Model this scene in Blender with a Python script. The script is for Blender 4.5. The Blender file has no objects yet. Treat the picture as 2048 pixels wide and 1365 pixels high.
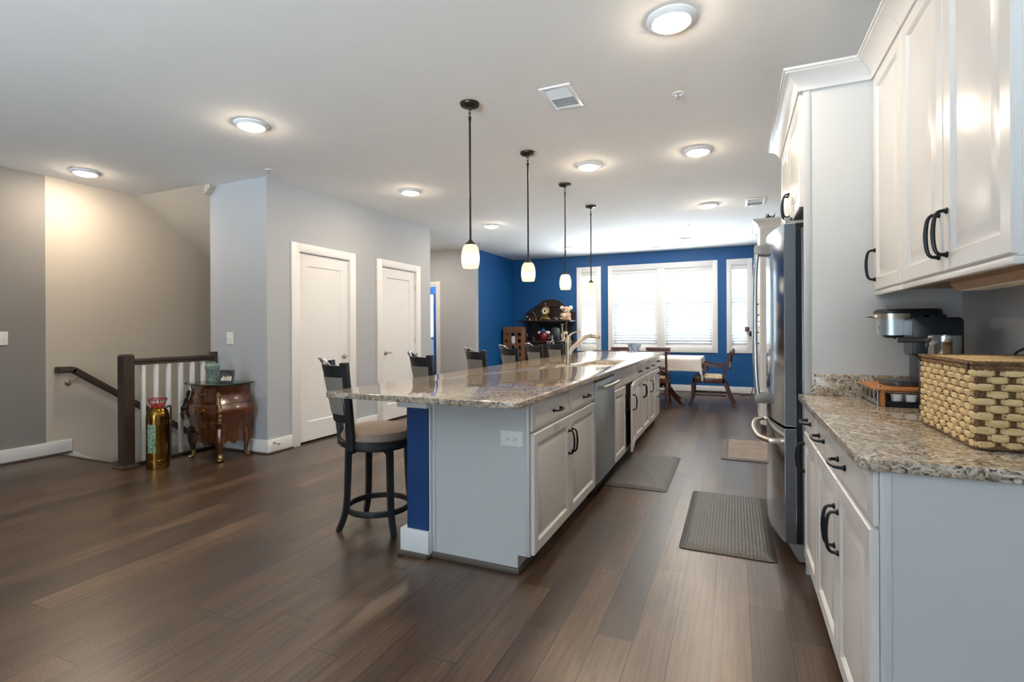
import bpy, bmesh, math, random
from mathutils import Matrix, Vector
random.seed(7)
S = bpy.context.scene
PI = math.pi
# ---------------------------------------------------------------- camera, world, exposure
cam = bpy.data.cameras.new('camera'); camo = bpy.data.objects.new('camera', cam); S.collection.objects.link(camo)
F_PX, YAW, ROLL, CAMZ, SHY = 1014.067, 0.4140, -0.0049, 1.2239, -23.85
cam.sensor_fit = 'HORIZONTAL'; cam.sensor_width = 36; cam.lens = F_PX*36/2048
cam.shift_y = SHY/2048; cam.clip_start = .02
camo.matrix_world = Matrix.Translation((0, 0, CAMZ)) @ Matrix.Rotation(YAW, 4, 'Z') @ Matrix.Rotation(PI/2, 4, 'X') @ Matrix.Rotation(ROLL, 4, 'Z')
S.camera = camo
S.view_settings.view_transform = 'Standard'; S.view_settings.look = 'None'
S.view_settings.exposure = 1.02; S.view_settings.gamma = 1.0; S.view_settings.use_curve_mapping = False
w = bpy.data.worlds.new('daylight'); S.world = w; w.use_nodes = True
bg = w.node_tree.nodes['Background']; nt = w.node_tree          # dim sky over a strong ground glow added to light the ceilings
tcw = nt.nodes.new('ShaderNodeTexCoord'); sxw = nt.nodes.new('ShaderNodeSeparateXYZ'); nt.links.new(tcw.outputs['Generated'], sxw.inputs[0])
mrw = nt.nodes.new('ShaderNodeFloatCurve'); cv_ = mrw.mapping.curves[0]                        # made-up glow from below; horizon kept dim to spare upright faces, dim sky
for i_, (px_, py_) in enumerate(((0, .76), (.38, .76), (.45, .08), (.57, .08), (.72, .07), (1, .07))):
    if i_ in (0, 5): cv_.points[0 if i_ == 0 else -1].location = (px_, py_)
    else: cv_.points.new(px_, py_)
mrw.mapping.update()
m1 = nt.nodes.new('ShaderNodeMath'); m1.operation = 'MULTIPLY_ADD'; m1.inputs[1].default_value = .5; m1.inputs[2].default_value = .5
m2 = nt.nodes.new('ShaderNodeMath'); m2.operation = 'MULTIPLY'; m2.inputs[1].default_value = 50
nt.links.new(sxw.outputs[2], m1.inputs[0]); nt.links.new(m1.outputs[0], mrw.inputs['Value']); nt.links.new(mrw.outputs[0], m2.inputs[0]); nt.links.new(m2.outputs[0], bg.inputs[1]); bg.inputs[0].default_value = (.80, .91, 1.0, 1)
cy = S.cycles
cy.use_denoising = True; cy.denoiser = 'OPENIMAGEDENOISE'; cy.denoising_input_passes = 'RGB_ALBEDO_NORMAL'; cy.denoising_prefilter = 'ACCURATE'; cy.max_bounces = 10; cy.diffuse_bounces = 5; cy.glossy_bounces = 4
cy.transmission_bounces = 8; cy.transparent_max_bounces = 12; cy.caustics_reflective = False; cy.caustics_refractive = False
cy.sample_clamp_indirect = 6.0

def portal(name, loc, rot, sx, sy):
    l = bpy.data.lights.new(name, 'AREA'); l.shape = 'RECTANGLE'; l.size = sx; l.size_y = sy
    l.cycles.is_portal = True
    o = bpy.data.objects.new(name, l); S.collection.objects.link(o); o.location = loc; o.rotation_euler = rot
portal('sky_portal_double', (-1.328, 10.40, 1.62), (-PI/2, 0, 0), 1.95, 1.6)
portal('sky_portal_narrow', (-2.765, 10.40, 1.62), (-PI/2, 0, 0), .34, 1.6)
portal('sky_portal_side', (.08, 10.40, 1.62), (-PI/2, 0, 0), .34, 1.6)
portal('sky_portal_rear', (-1.8, -4.12, 1.2), (PI/2, 0, 0), 2.2, 2.2)

# ---------------------------------------------------------------- helpers
H, C = 2.743, .8945          # ceiling and worktop heights

class MB:
    def __init__(s, M=None): s.bm = bmesh.new(); s.M = M or Matrix()
    def add(s, vs, fs, b=0, seg=2):
        v = [s.bm.verts.new(s.M @ Vector(p)) for p in vs]
        ff = []
        for f in fs:
            try: ff.append(s.bm.faces.new([v[i] for i in f]))
            except ValueError: pass
        if b:
            es = list({e for f in ff for e in f.edges})
            bmesh.ops.bevel(s.bm, geom=es, offset=b, segments=seg, profile=.5, affect='EDGES', clamp_overlap=True)
        return s
    def box(s, x0, x1, y0, y1, z0, z1, b=0, seg=2):
        vs = [(x, y, z) for x in (x0, x1) for y in (y0, y1) for z in (z0, z1)]
        fs = [(0,1,3,2), (4,6,7,5), (0,4,5,1), (2,3,7,6), (0,2,6,4), (1,5,7,3)]
        return s.add(vs, fs, b, seg)
    def loft(s, loops, closed=False, cap=True, b=0):
        n = len(loops[0]); vs = [p for l in loops for p in l]; fs = []
        m = len(loops)
        for i in range(m if closed else m-1):
            for j in range(n):
                a, c = i*n, ((i+1) % m)*n
                fs.append((a+j, a+(j+1) % n, c+(j+1) % n, c+j))
        if cap and not closed:
            fs.append(tuple(reversed(range(n)))); fs.append(tuple((m-1)*n+j for j in range(n)))
        return s.add(vs, fs, b)
    def bar(s, p, q, w, d, w2=None, d2=None, side=None, b=0):
        p, q = Vector(p), Vector(q); t = (q-p).normalized()
        a = Vector(side) if side else (Vector((0,0,1)).cross(t) if abs(t.z) < .95 else Vector((1,0,0)))
        a = (a - t*a.dot(t)).normalized(); c = t.cross(a)
        w2 = w if w2 is None else w2; d2 = d if d2 is None else d2
        L = lambda o, w, d: [o+a*w/2+c*d/2, o-a*w/2+c*d/2, o-a*w/2-c*d/2, o+a*w/2-c*d/2]
        return s.loft([L(p, w, d), L(q, w2, d2)], b=b)
    def sweep(s, pts, sec, side0=None, closed=False, scales=None):
        """sec: list of (u,v) cross-section points, carried along pts"""
        P = [Vector(p) for p in pts]; n = len(P); loops = []; a = None
        for i in range(n):
            t = (P[(i+1) % n]-P[i-1]) if closed else (P[min(i+1, n-1)]-P[max(i-1, 0)])
            t.normalize()
            if a is None:
                a = Vector(side0) if side0 else (Vector((0,0,1)).cross(t) if abs(t.z) < .95 else Vector((1,0,0)))
            a = (a - t*a.dot(t)).normalized(); c = t.cross(a)
            k = scales[i] if scales else 1
            loops.append([P[i]+a*u*k+c*v*k for u, v in sec])
        return s.loft(loops, closed=closed)
    def tube(s, pts, r, n=10, closed=False):
        m = len(pts); rr = r if isinstance(r, (list, tuple)) else [r]*m
        sec = [(math.cos(2*PI*k/n), math.sin(2*PI*k/n)) for k in range(n)]
        return s.sweep(pts, sec, closed=closed, scales=rr)
    def lathe(s, prof, n=28, c=(0,0,0), axis='z'):
        loops = []
        for r, z in prof:
            r = max(r, 1e-4); l = []
            for k in range(n):
                a = 2*PI*k/n; p = (r*math.cos(a), r*math.sin(a), z)
                if axis == 'x': p = (p[2], p[0], p[1])
                elif axis == 'y': p = (p[1], p[2], p[0])
                l.append((p[0]+c[0], p[1]+c[1], p[2]+c[2]))
            loops.append(l)
        return s.loft(loops)
    def ball(s, c, rx, ry=None, rz=None, n=16):
        ry = ry or rx; rz = rz or rx; m = max(6, n//2)
        loops = [[(c[0]+rx*math.sin(PI*max(i,.02)/m if i < m else PI*(m-.02)/m)*math.cos(2*PI*k/n), c[1]+ry*math.sin(PI*max(i,.02)/m if i < m else PI*(m-.02)/m)*math.sin(2*PI*k/n), c[2]-rz*math.cos(PI*i/m)) for k in range(n)] for i in range(m+1)]
        return s.loft(loops)
    def prism(s, poly, axis, a, b, bev=0):
        f = {'x': lambda u, v, h: (h, u, v), 'y': lambda u, v, h: (u, h, v), 'z': lambda u, v, h: (u, v, h)}[axis]
        return s.loft([[f(u, v, a) for u, v in poly], [f(u, v, b) for u, v in poly]], b=bev)

def cr(pts, n=6, closed=False):
    """smooth curve through points"""
    P = [Vector(p) for p in pts]; m = len(P); out = []
    for i in range(m if closed else m-1):
        g = (lambda k: P[k % m]) if closed else (lambda k: P[min(max(k, 0), m-1)])
        a, b, c, d = g(i-1), g(i), g(i+1), g(i+2)
        for j in range(n):
            t = j/n
            out.append(.5*((2*b)+(c-a)*t+(2*a-5*b+4*c-d)*t*t+(3*b-a-3*c+d)*t**3))
    if not closed: out.append(P[-1])
    return out

def finish(name, mb, m, parent=None, ang=32, fix=True):
    bm = mb.bm
    if fix: bmesh.ops.recalc_face_normals(bm, faces=bm.faces[:])
    if parent is not None:
        r = parent
        while r.parent: r = r.parent
        bmesh.ops.translate(bm, vec=-Vector(r.location), verts=bm.verts[:])
    me = bpy.data.meshes.new(name); bm.to_mesh(me); bm.free()
    for p in me.polygons: p.use_smooth = True
    me.set_sharp_from_angle(angle=math.radians(ang))
    me.materials.append(m)
    o = bpy.data.objects.new(name, me); S.collection.objects.link(o)
    if parent is not None: o.parent = parent
    return o
obj = finish
def lab(o, label, cat, group=None):
    o['label'] = label; o['category'] = cat
    if group: o['group'] = group
    return o
def thing(name, label, cat, loc=(0,0,0), group=None):
    o = bpy.data.objects.new(name, None); o.empty_display_size = .1; S.collection.objects.link(o); o.location = loc
    return lab(o, label, cat, group)
def struct(name, mb, m, parent=None):
    o = finish(name, mb, m, parent)
    if parent is None: o['kind'] = 'structure'
    return o
KIDS = {}
def dup(root, loc, rz=0, label=None):
    r = root.copy(); S.collection.objects.link(r); r.location = loc; r.rotation_euler = (0, 0, rz)
    if label: r['label'] = label
    for ch in list(root.children):
        c = ch.copy(); S.collection.objects.link(c); c.parent = r
        for g in list(ch.children):
            d = g.copy(); S.collection.objects.link(d); d.parent = c
    return r

# ---------------------------------------------------------------- materials
def srgb(h):
    h = h.lstrip('#'); c = [int(h[i:i+2], 16)/255 for i in (0, 2, 4)]
    return tuple(x/12.92 if x <= .04045 else ((x+.055)/1.055)**2.4 for x in c) + (1,)
class NT:
    def __init__(s, name):
        s.m = bpy.data.materials.new(name); s.m.use_nodes = True; s.t = s.m.node_tree
        s.b = s.t.nodes['Principled BSDF']; s.out = s.t.nodes['Material Output']
    def n(s, kind, **kw):
        x = s.t.nodes.new('ShaderNode'+kind)
        for k, v in kw.items():
            if k.startswith('i_'):
                key = k[2:]; key = int(key) if key.isdigit() else key.replace('_', ' ')
                s.set(x.inputs[key], v)
            else: setattr(x, k, v)
        return x
    def set(s, inp, v):
        if isinstance(v, bpy.types.NodeSocket): s.t.links.new(v, inp)
        else: inp.default_value = v
    def p(s, **kw):
        for k, v in kw.items(): s.set(s.b.inputs[k.replace('_', ' ')], v)
    def math(s, op, a, b=None, c=None):
        x = s.n('Math', operation=op); s.set(x.inputs[0], a)
        if b is not None: s.set(x.inputs[1], b)
        if c is not None: s.set(x.inputs[2], c)
        return x.outputs[0]
    def ramp(s, fac, stops, interp='LINEAR'):
        x = s.n('ValToRGB'); r = x.color_ramp; r.interpolation = interp
        while len(r.elements) < len(stops): r.elements.new(.5)
        for e, (p, c) in zip(r.elements, stops): e.position = p; e.color = c if len(c) == 4 else tuple(c)+(1,)
        s.set(x.inputs[0], fac); return x.outputs[0]
    def mix(s, fac, a, b, blend='MIX'):
        x = s.n('Mix', data_type='RGBA', blend_type=blend); s.set(x.inputs[0], fac); s.set(x.inputs[6], a); s.set(x.inputs[7], b)
        return x.outputs[2]
    def noise(s, vec=None, scale=5, detail=3, rough=.5, dist=0):
        x = s.n('TexNoise'); x.inputs['Scale'].default_value = scale; x.inputs['Detail'].default_value = detail
        x.inputs['Roughness'].default_value = rough; x.inputs['Distortion'].default_value = dist
        if vec is not None: s.set(x.inputs['Vector'], vec)
        return x.outputs['Fac']
    def pos(s, scale=(1,1,1), obj=True):
        t = s.n('TexCoord').outputs['Object'] if obj else s.n('NewGeometry').outputs['Position']
        mp = s.n('Mapping'); mp.inputs['Scale'].default_value = scale; s.set(mp.inputs['Vector'], t)
        return mp.outputs[0]
    def bump(s, h, strength=.2, dist=.01):
        x = s.n('Bump'); x.inputs['Strength'].default_value = strength; x.inputs['Distance'].default_value = dist
        s.set(x.inputs['Height'], h); s.set(s.b.inputs['Normal'], x.outputs[0])

def simple(name, col, rough=.5, metal=0, var=.06, vscale=6, bump=0, bscale=200, spec=.5, **kw):
    t = NT(name); c = srgb(col) if isinstance(col, str) else col
    f = t.noise(t.pos(), vscale, 3)
    lo = tuple(x*(1-var) for x in c[:3])+(1,); hi = tuple(min(1, x*(1+var)) for x in c[:3])+(1,)
    t.p(Base_Color=t.ramp(f, [(.3, lo), (.7, hi)]), Roughness=rough, Metallic=metal, Specular_IOR_Level=spec)
    if bump: t.bump(t.noise(t.pos(), bscale, 2), bump, .002)
    for k, v in kw.items(): t.set(t.b.inputs[k.replace('_', ' ')], v)
    return t.m
M = {}
M['ceil'] = simple('ceiling_paint', '#f2f0ee', .9, var=.01, bump=.05)
M['wall'] = simple('pale_grey_paint', '#b5bac1', .8, var=.01, bump=.06)
M['accent'] = simple('grey_accent_paint', '#8b8785', .8, var=.01, bump=.06)
M['stairwall'] = simple('warm_white_paint', '#c6bcb0', .8, var=.01, bump=.06)
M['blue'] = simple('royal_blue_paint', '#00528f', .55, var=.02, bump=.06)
M['blue_shaded'] = simple('royal_blue_paint_shaded', '#04376f', .55, var=.02, bump=.06)  # same blue as the walls, darkened to stand for weaker light
M['trim'] = simple('white_trim_paint', '#eeeff1', .35, var=.01)
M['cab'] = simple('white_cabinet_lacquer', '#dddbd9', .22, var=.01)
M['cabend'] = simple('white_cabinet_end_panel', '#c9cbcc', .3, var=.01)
M['cabin'] = simple('maple_cabinet_underside', '#a98a70', .5, var=.1, vscale=20)
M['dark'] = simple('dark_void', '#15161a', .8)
M['black'] = simple('black_metal', '#1d2126', .35, .6)
M['bronze'] = simple('dark_bronze', '#38322d', .4, .8)
M['chrome'] = simple('chrome', '#d8d8da', .12, 1, var=.02)
M['nickel'] = simple('brushed_nickel', '#c0b5a6', .28, 1, var=.04)
M['steelgrey'] = simple('grey_steel_side', '#66686d', .35, .9)
M['handlegrey'] = simple('grey_handle_plastic', '#8b8987', .4, .3)
M['plate'] = simple('white_plastic_plate', '#f0efec', .35, var=.01)
M['slot'] = simple('dark_slot_plastic', '#2a2a2c', .5)
M['blackplastic'] = simple('black_plastic', '#141a22', .3, var=.05)
M['red'] = simple('red_enamel', '#8e1a22', .35)
M['darkred'] = simple('dark_red_glaze', '#5a0c18', .25)
M['cream'] = simple('cream_ceramic', '#ddd2b4', .4, var=.12, vscale=30)
M['whiteglaze'] = simple('white_glaze', '#e8e6e2', .25)
M['blueglaze'] = simple('blue_glaze', '#2b63a8', .3)
M['fur'] = simple('tan_plush_fur', '#c4a78d', .95, var=.2, vscale=60, bump=.6, bscale=150)
M['furwhite'] = simple('white_plush_fur', '#ece4da', .95, var=.1, vscale=60, bump=.6, bscale=150)
M['leaf'] = simple('green_leaf', '#2f4a2b', .6, var=.3, vscale=30)
M['pot'] = simple('grey_pot', '#77706a', .6)
M['candle'] = simple('purple_candle_wax', '#6d4a63', .5)
M['taupe'] = simple('taupe_upholstery', '#9a8474', .6, var=.06, vscale=40, bump=.15, bscale=400)
M['greyfab'] = simple('grey_back_upholstery', '#8b847e', .65, var=.06, vscale=40, bump=.15, bscale=400)
M['linen'] = simple('white_tablecloth_linen', '#e9e6e4', .85, var=.03, bump=.2, bscale=300)
M['cordblack'] = simple('black_cord_rubber', '#101012', .5)
M['photo'] = simple('family_photo_print', '#4a4a44', .3, var=.9, vscale=40)
M['silver'] = simple('silver_metal', '#c9ccd2', .25, 1)
M['traygrey'] = simple('dark_grey_drip_tray', '#3f3c3b', .35)

def wood(name, c1, c2, rough=.4, scale=(60, 60, 6), spec=.5, bump=.15, coat=0):
    t = NT(name); v = t.pos(scale)
    f = t.noise(v, 1.0, 6, .65, .6)
    t.p(Base_Color=t.ramp(f, [(.25, srgb(c1)), (.75, srgb(c2))]), Roughness=rough, Specular_IOR_Level=spec)
    if coat: t.p(Coat_Weight=coat, Coat_Roughness=.1)
    t.bump(f, bump, .002)
    return t.m
M['newel'] = wood('dark_stained_oak', '#2c231e', '#4a3c32', .45)
M['shoe'] = wood('dark_shoe_moulding_wood', '#4b423b', '#6a5f56', .5, (6, 60, 60))
M['stool'] = wood('distressed_black_wood', '#0c0d0f', '#26292e', .5, (70, 70, 8), bump=.3)
M['mahog'] = wood('mahogany', '#2f1512', '#5b2b22', .28, coat=.4)
M['bombe'] = wood('burl_walnut_veneer', '#2e150a', '#6b381b', .25, (16, 16, 10), coat=.6)
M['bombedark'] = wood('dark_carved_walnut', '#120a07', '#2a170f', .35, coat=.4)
M['hutch'] = wood('black_carved_oak', '#140d0b', '#33201a', .45)
M['rackwood'] = wood('weathered_rack_wood', '#5d3c28', '#8a6145', .6)
M['board'] = wood('orange_beech', '#a5622f', '#c9854a', .35, (6, 40, 40))

def brushed(name, col, rough=.22, sc=(4, 4, 300), bmp=.02):
    t = NT(name); f = t.noise(t.pos(sc), 1, 2)
    t.p(Base_Color=srgb(col), Metallic=1, Roughness=rough if rough < .2 else t.math('MULTIPLY_ADD', f, .06, rough))
    if bmp: t.bump(f, bmp, .001)
    return t.m
M['steel'] = brushed('brushed_stainless_steel', '#c6cdd2', .13, sc=(300, 300, 3), bmp=0)
M['steelv'] = brushed('brushed_dishwasher_steel', '#b9c3c9', .30, sc=(3, 3, 60), bmp=0)
def brass(name, c, rough):
    t = NT(name); f = t.noise(t.pos(), 14, 4)
    t.p(Base_Color=t.ramp(f, [(.3, srgb('#7a5a24')), (.7, srgb(c))]), Metallic=1, Roughness=rough); return t.m
M['brass'] = brass('polished_brass', '#a27c3c', .16)
M['oldbrass'] = brass('antique_brass', '#b3a070', .35)

# wide plank floor: planks run along y, 0.142 m wide
t = NT('plank_floor'); pz = t.n('NewGeometry').outputs['Position']
sx = t.n('SeparateXYZ'); t.set(sx.inputs[0], pz); X, Y = sx.outputs[0], sx.outputs[1]
u = t.math('DIVIDE', t.math('ADD', X, .513), .1415); ci = t.math('FLOOR', u); fu = t.math('FRACT', u)
wn = t.n('TexWhiteNoise', noise_dimensions='1D'); t.set(wn.inputs['W'], ci)
vv = t.math('DIVIDE', t.math('ADD', Y, t.math('MULTIPLY', wn.outputs[0], 7.3)), 1.25); ri = t.math('FLOOR', vv); fv = t.math('FRACT', vv)
cmb = t.n('CombineXYZ'); t.set(cmb.inputs[0], ci); t.set(cmb.inputs[1], ri)
w2 = t.n('TexWhiteNoise', noise_dimensions='2D'); t.set(w2.inputs['Vector'], cmb.outputs[0]); rnd = w2.outputs[0]
gx = t.n('CombineXYZ'); t.set(gx.inputs[0], t.math('MULTIPLY', X, 70)); t.set(gx.inputs[1], t.math('MULTIPLY_ADD', Y, 2.6, t.math('MULTIPLY', rnd, 40))); t.set(gx.inputs[2], t.math('MULTIPLY', rnd, 9))
g1 = t.noise(gx.outputs[0], 1.0, 5, .6, .7)
gx2 = t.n('CombineXYZ'); t.set(gx2.inputs[0], t.math('MULTIPLY', X, 9)); t.set(gx2.inputs[1], t.math('MULTIPLY_ADD', Y, 2.2, t.math('MULTIPLY', rnd, 17)))
g2 = t.noise(gx2.outputs[0], 1.0, 3, .5, .4)
base = t.ramp(rnd, [(0, srgb('#37271b')), (.3, srgb('#4b3727')), (.55, srgb('#5b4532')), (.8, srgb('#3f2e21')), (1, srgb('#684f3a'))])
grain = t.ramp(g1, [(.30, (.42, .40, .39, 1)), (.52, (1, 1, 1, 1)), (.70, (1.4, 1.38, 1.35, 1))])
blot = t.ramp(g2, [(.32, (.70, .68, .67, 1)), (.62, (1.12, 1.10, 1.08, 1))])
col = t.mix(1.0, t.mix(1.0, base, grain, 'MULTIPLY'), blot, 'MULTIPLY')
# pale saw marks on a few boards
ln = t.math('GREATER_THAN', t.math('FRACT', t.math('MULTIPLY', t.math('MULTIPLY_ADD', X, .35, Y), 58)), .72)
msk = t.ramp(t.math('MULTIPLY', g2, t.math('GREATER_THAN', rnd, .62)), [(.52, (0, 0, 0, 1)), (.80, (1, 1, 1, 1))])
saw = t.math('MULTIPLY', ln, msk)
col = t.mix(t.math('MULTIPLY', saw, .16), col, srgb('#a8937f'))
eu = t.math('MINIMUM', fu, t.math('SUBTRACT', 1, fu)); ev = t.math('MULTIPLY', t.math('MINIMUM', fv, t.math('SUBTRACT', 1, fv)), 8.8)
seam = t.math('LESS_THAN', t.math('MINIMUM', eu, ev), .016)
col = t.mix(seam, col, srgb('#17110d'))
t.p(Base_Color=col, Roughness=t.math('MULTIPLY_ADD', g2, .08, .285), Specular_IOR_Level=1.0)
hb = t.math('SUBTRACT', t.math('MULTIPLY', g1, .05), seam); t.bump(hb, .18, .0015)
M['floor'] = t.m

# quartz worktop
t = NT('veined_quartz'); v = t.pos((1, 1, 1), obj=False)
n1 = t.noise(v, 34, 6, .64, 2.6); n2 = t.noise(v, 15, 5, .6, 1.4); n3 = t.noise(v, 90, 4, .7, .6)
c0 = t.ramp(n1, [(.34, srgb('#141b26')), (.42, srgb('#5f5d5f')), (.47, srgb('#b0a18e')), (.58, srgb('#d9d0c2')), (.7, srgb('#9c8e7e'))])
c1 = t.mix(t.ramp(n2, [(.42, (0, 0, 0, 1)), (.6, (1, 1, 1, 1))]), c0, t.ramp(n3, [(.38, srgb('#3c3836')), (.5, srgb('#9f8b74')), (.62, srgb('#c4b39c'))]))
t.p(Base_Color=c1, Roughness=.06, Specular_IOR_Level=.55)
M['quartz'] = t.m

# glass, lamps
def thinglass():
    t = NT('window_glass'); g = t.n('BsdfGlossy'); g.inputs['Roughness'].default_value = .02
    tr = t.n('BsdfTransparent'); tr.inputs[0].default_value = (.97, .985, .98, 1)
    fr = t.n('Fresnel'); fr.inputs[0].default_value = 1.45
    mx = t.n('MixShader'); t.set(mx.inputs[0], t.math('MULTIPLY', fr.outputs[0], .6)); t.set(mx.inputs[1], tr.outputs[0]); t.set(mx.inputs[2], g.outputs[0])
    t.set(t.out.inputs[0], mx.outputs[0]); return t.m
M['glass'] = thinglass()
def blindmat():
    t = NT('white_blind_slat'); d = t.n('BsdfDiffuse'); d.inputs[0].default_value = (.74, .75, .76, 1)
    tr = t.n('BsdfTranslucent'); tr.inputs[0].default_value = (.80, .82, .83, 1)
    f = t.noise(t.pos(), 8, 2); mx = t.n('MixShader'); t.set(mx.inputs[0], t.math('MULTIPLY_ADD', f, .03, .15)); t.set(mx.inputs[1], d.outputs[0]); t.set(mx.inputs[2], tr.outputs[0])
    t.set(t.out.inputs[0], mx.outputs[0]); return t.m
M['slat'] = blindmat()
def screenmat():
    t = NT('insect_screen_mesh'); d = t.n('BsdfDiffuse'); d.inputs[0].default_value = (.08, .085, .09, 1); tr = t.n('BsdfTransparent')
    f = t.noise(t.pos(), 20, 2); mx = t.n('MixShader'); t.set(mx.inputs[0], t.math('MULTIPLY_ADD', f, .08, .17)); t.set(mx.inputs[1], tr.outputs[0]); t.set(mx.inputs[2], d.outputs[0])
    t.set(t.out.inputs[0], mx.outputs[0]); return t.m
M['screen'] = screenmat()
def lamp(name, col, strength, grad=None):
    t = NT(name); t.p(Base_Color=(.5, .47, .42, 1), Roughness=.4)
    t.p(Emission_Color=col); f = t.noise(t.pos(), 3, 1)
    s = t.math('MULTIPLY_ADD', f, strength*.1, strength*.95)
    if grad:
        sz = t.n('SeparateXYZ'); t.set(sz.inputs[0], t.pos()); z = t.math('SUBTRACT', sz.outputs[2], grad[0])
        q = t.math('DIVIDE', z, grad[1]); e = t.math('EXPONENT', t.math('MULTIPLY', t.math('MULTIPLY', q, q), -1))
        s = t.math('MULTIPLY', s, t.math('MULTIPLY_ADD', e, 1-grad[2], grad[2]))
    t.set(t.b.inputs['Emission Strength'], s)
    return t.m
M['diffuser'] = lamp('recessed_lamp_diffuser', (1, .83, .63, 1), 125)
M['shade'] = lamp('glowing_pendant_glass', (1, .82, .50, 1), .74, (-1.055, .040, .5))  # bulb hot spot put into the emission by height; no bulb inside
M['mat'] = None
def matmat(name, c1, c2, sc):
    t = NT(name); v = t.pos((sc, sc, sc)); vo = t.n('TexVoronoi'); vo.inputs['Randomness'].default_value = 0; vo.inputs['Scale'].default_value = 1; t.set(vo.inputs['Vector'], v)
    d = vo.outputs['Distance']; t.p(Base_Color=t.ramp(d, [(.2, srgb(c1)), (.5, srgb(c2))]), Roughness=.45)
    t.bump(t.math('SUBTRACT', 1, d), .6, .004); return t.m
M['mat'] = matmat('textured_rubber_mat', '#5c5a59', '#353332', 55)
M['mat2'] = simple('faded_printed_mat', '#86786f', .6, var=.22, vscale=9, bump=.2)
M['matedge'] = simple('charcoal_mat_border', '#4b4a4b', .5, var=.1, vscale=40)
M['wicker'] = wood('pale_woven_leaf', '#b8945a', '#ead2a4', .6, (12, 12, 90))
M['rope'] = wood('brown_twisted_rope', '#4a3420', '#8b6a44', .8, (90, 90, 90), bump=.6)
def crackle():
    t = NT('celadon_crackle_glaze'); vo = t.n('TexVoronoi', feature='DISTANCE_TO_EDGE'); vo.inputs['Scale'].default_value = 55; t.set(vo.inputs['Vector'], t.pos())
    t.p(Base_Color=t.ramp(vo.outputs['Distance'], [(.03, srgb('#41564f')), (.12, srgb('#8fa79d'))]), Roughness=.2); return t.m
M['crackle'] = crackle()
def floral(name, c0, c1, c2, sc):
    t = NT(name); f = t.noise(t.pos(), sc, 3, .5, 1)
    t.p(Base_Color=t.ramp(f, [(.4, srgb(c0)), (.52, srgb(c1)), (.62, srgb(c2))]), Roughness=.7); return t.m
M['needle'] = floral('needlepoint_seat_fabric', '#dcd8cc', '#c9b98a', '#7a6a4a', 40)
M['bowl'] = floral('blue_white_porcelain', '#d5dbe2', '#7d93ad', '#3c5878', 34)
M['plaque'] = floral('engraved_label_plate', '#3b5a44', '#a9c9ac', '#6f9577', 60)
M['glasstop'] = simple('dark_green_glass_top', '#2c3a34', .05, var=.1)
# ================================================================ SETTING
XL, XR, YB, YF = -6.159, .935, 10.274, -4.0
XP, YP1, YP2, XB = -4.226, 3.609, 6.544, -5.05      # closet block
YG, XBL = 8.453, -4.461
struct('floor', MB().box(XL-.1, XR+.1, YF-.1, 2.80, -.05, 0).box(-4.99, XR+.1, 2.80, YP1, -.05, 0).box(XB, XR+.1, YP1, YP2, -.05, 0).box(XL-.1, XR+.1, YP2, YB+.1, -.05, 0), M['floor'])
struct('ceiling', MB().box(XL-.1, XR+.1, YF-.1, 3.53, H, H+.05).box(-5.05, XR+.1, 3.53, YP1, H, H+.05).box(XB, XR+.1, YP1, YP2, H, H+.05).box(XL-.1, XR+.1, YP2, YB+.1, H, H+.05), M['ceil'])
struct('wall_left', MB().box(XL-.12, XL, YF, 2.70, 0, H), M['accent'])
struct('wall_stairwell', MB().box(XL-.12, XL, 2.70, YP2, -2.6, H), M['stairwall'])
sl = .630/.870
struct('ceiling_stair', MB().prism([(3.53, H), (6.5, H-2.97*sl), (6.5, H-2.97*sl+.1), (3.60, H+.05), (3.53, H+.05)], 'x', XL, XB), M['stairwall'])
struct('trim_stairwell', MB().prism([(-5.05, H), (-4.96, H), (-4.96, H-.03), (-5.05, H-.10)], 'y', 3.545, 3.604), M['stairwall'])
# closet block: front wall, wall with two door openings, far end
struct('wall_closet_front', MB().box(XB, XP-.1, YP1, YP1+.1, -.05, H).box(XB, XB+.1, YP1+.1, YP2, -2.6, H).box(XB, XB+.1, YP1, YP1+.1, -2.6, -.05).box(XB+.1, -4.99, YP1, YP1+.1, -2.6, -.05), M['wall'])
D1, D2, DH = (4.0, 4.785), (5.375, 6.165), 2.065
struct('wall_closet', MB().box(XP-.1, XP, YP1, D1[0], 0, H).box(XP-.1, XP, D1[1], D2[0], 0, H).box(XP-.1, XP, D2[1], YP2, 0, H)
       .box(XP-.1, XP, D1[0], D1[1], DH, H).box(XP-.1, XP, D2[0], D2[1], DH, H).box(XB+.1, XP-.1, YP2-.1, YP2, 0, H), M['wall'])
# under-floor cheeks of the stairwell
struct('wall_stair_side', MB().box(-4.99, -4.93, 2.80, YP1, -2.6, -.05), M['stairwall'])
struct('wall_stair_end', MB().box(XL-.12, XB+.1, YP2-.1, YP2, -2.6, H), M['stairwall'])
struct('floor_stair', MB().box(XL-.12, -4.93, 2.80, YP2, -2.7, -2.6), M['floor'])
struct('wall_stair_near', MB().box(XL-.12, -4.93, 2.78, 2.80, -2.6, -.052), M['stairwall'])
# hall
HD = (-6.08, -5.318)
struct('wall_hall', MB().box(XL, HD[0], YG, YG+.12, 0, H).box(HD[1], XBL-.0, YG, YG+.12, 0, H).box(HD[0], HD[1], YG, YG+.12, 2.07, H).box(XL-.12, XL, YP2, YG+.12, 0, H), M['wall'])
struct('wall_dining_left', MB().box(XBL-.12, XBL, YG+.12, YB, 0, H), M['blue'])
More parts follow.
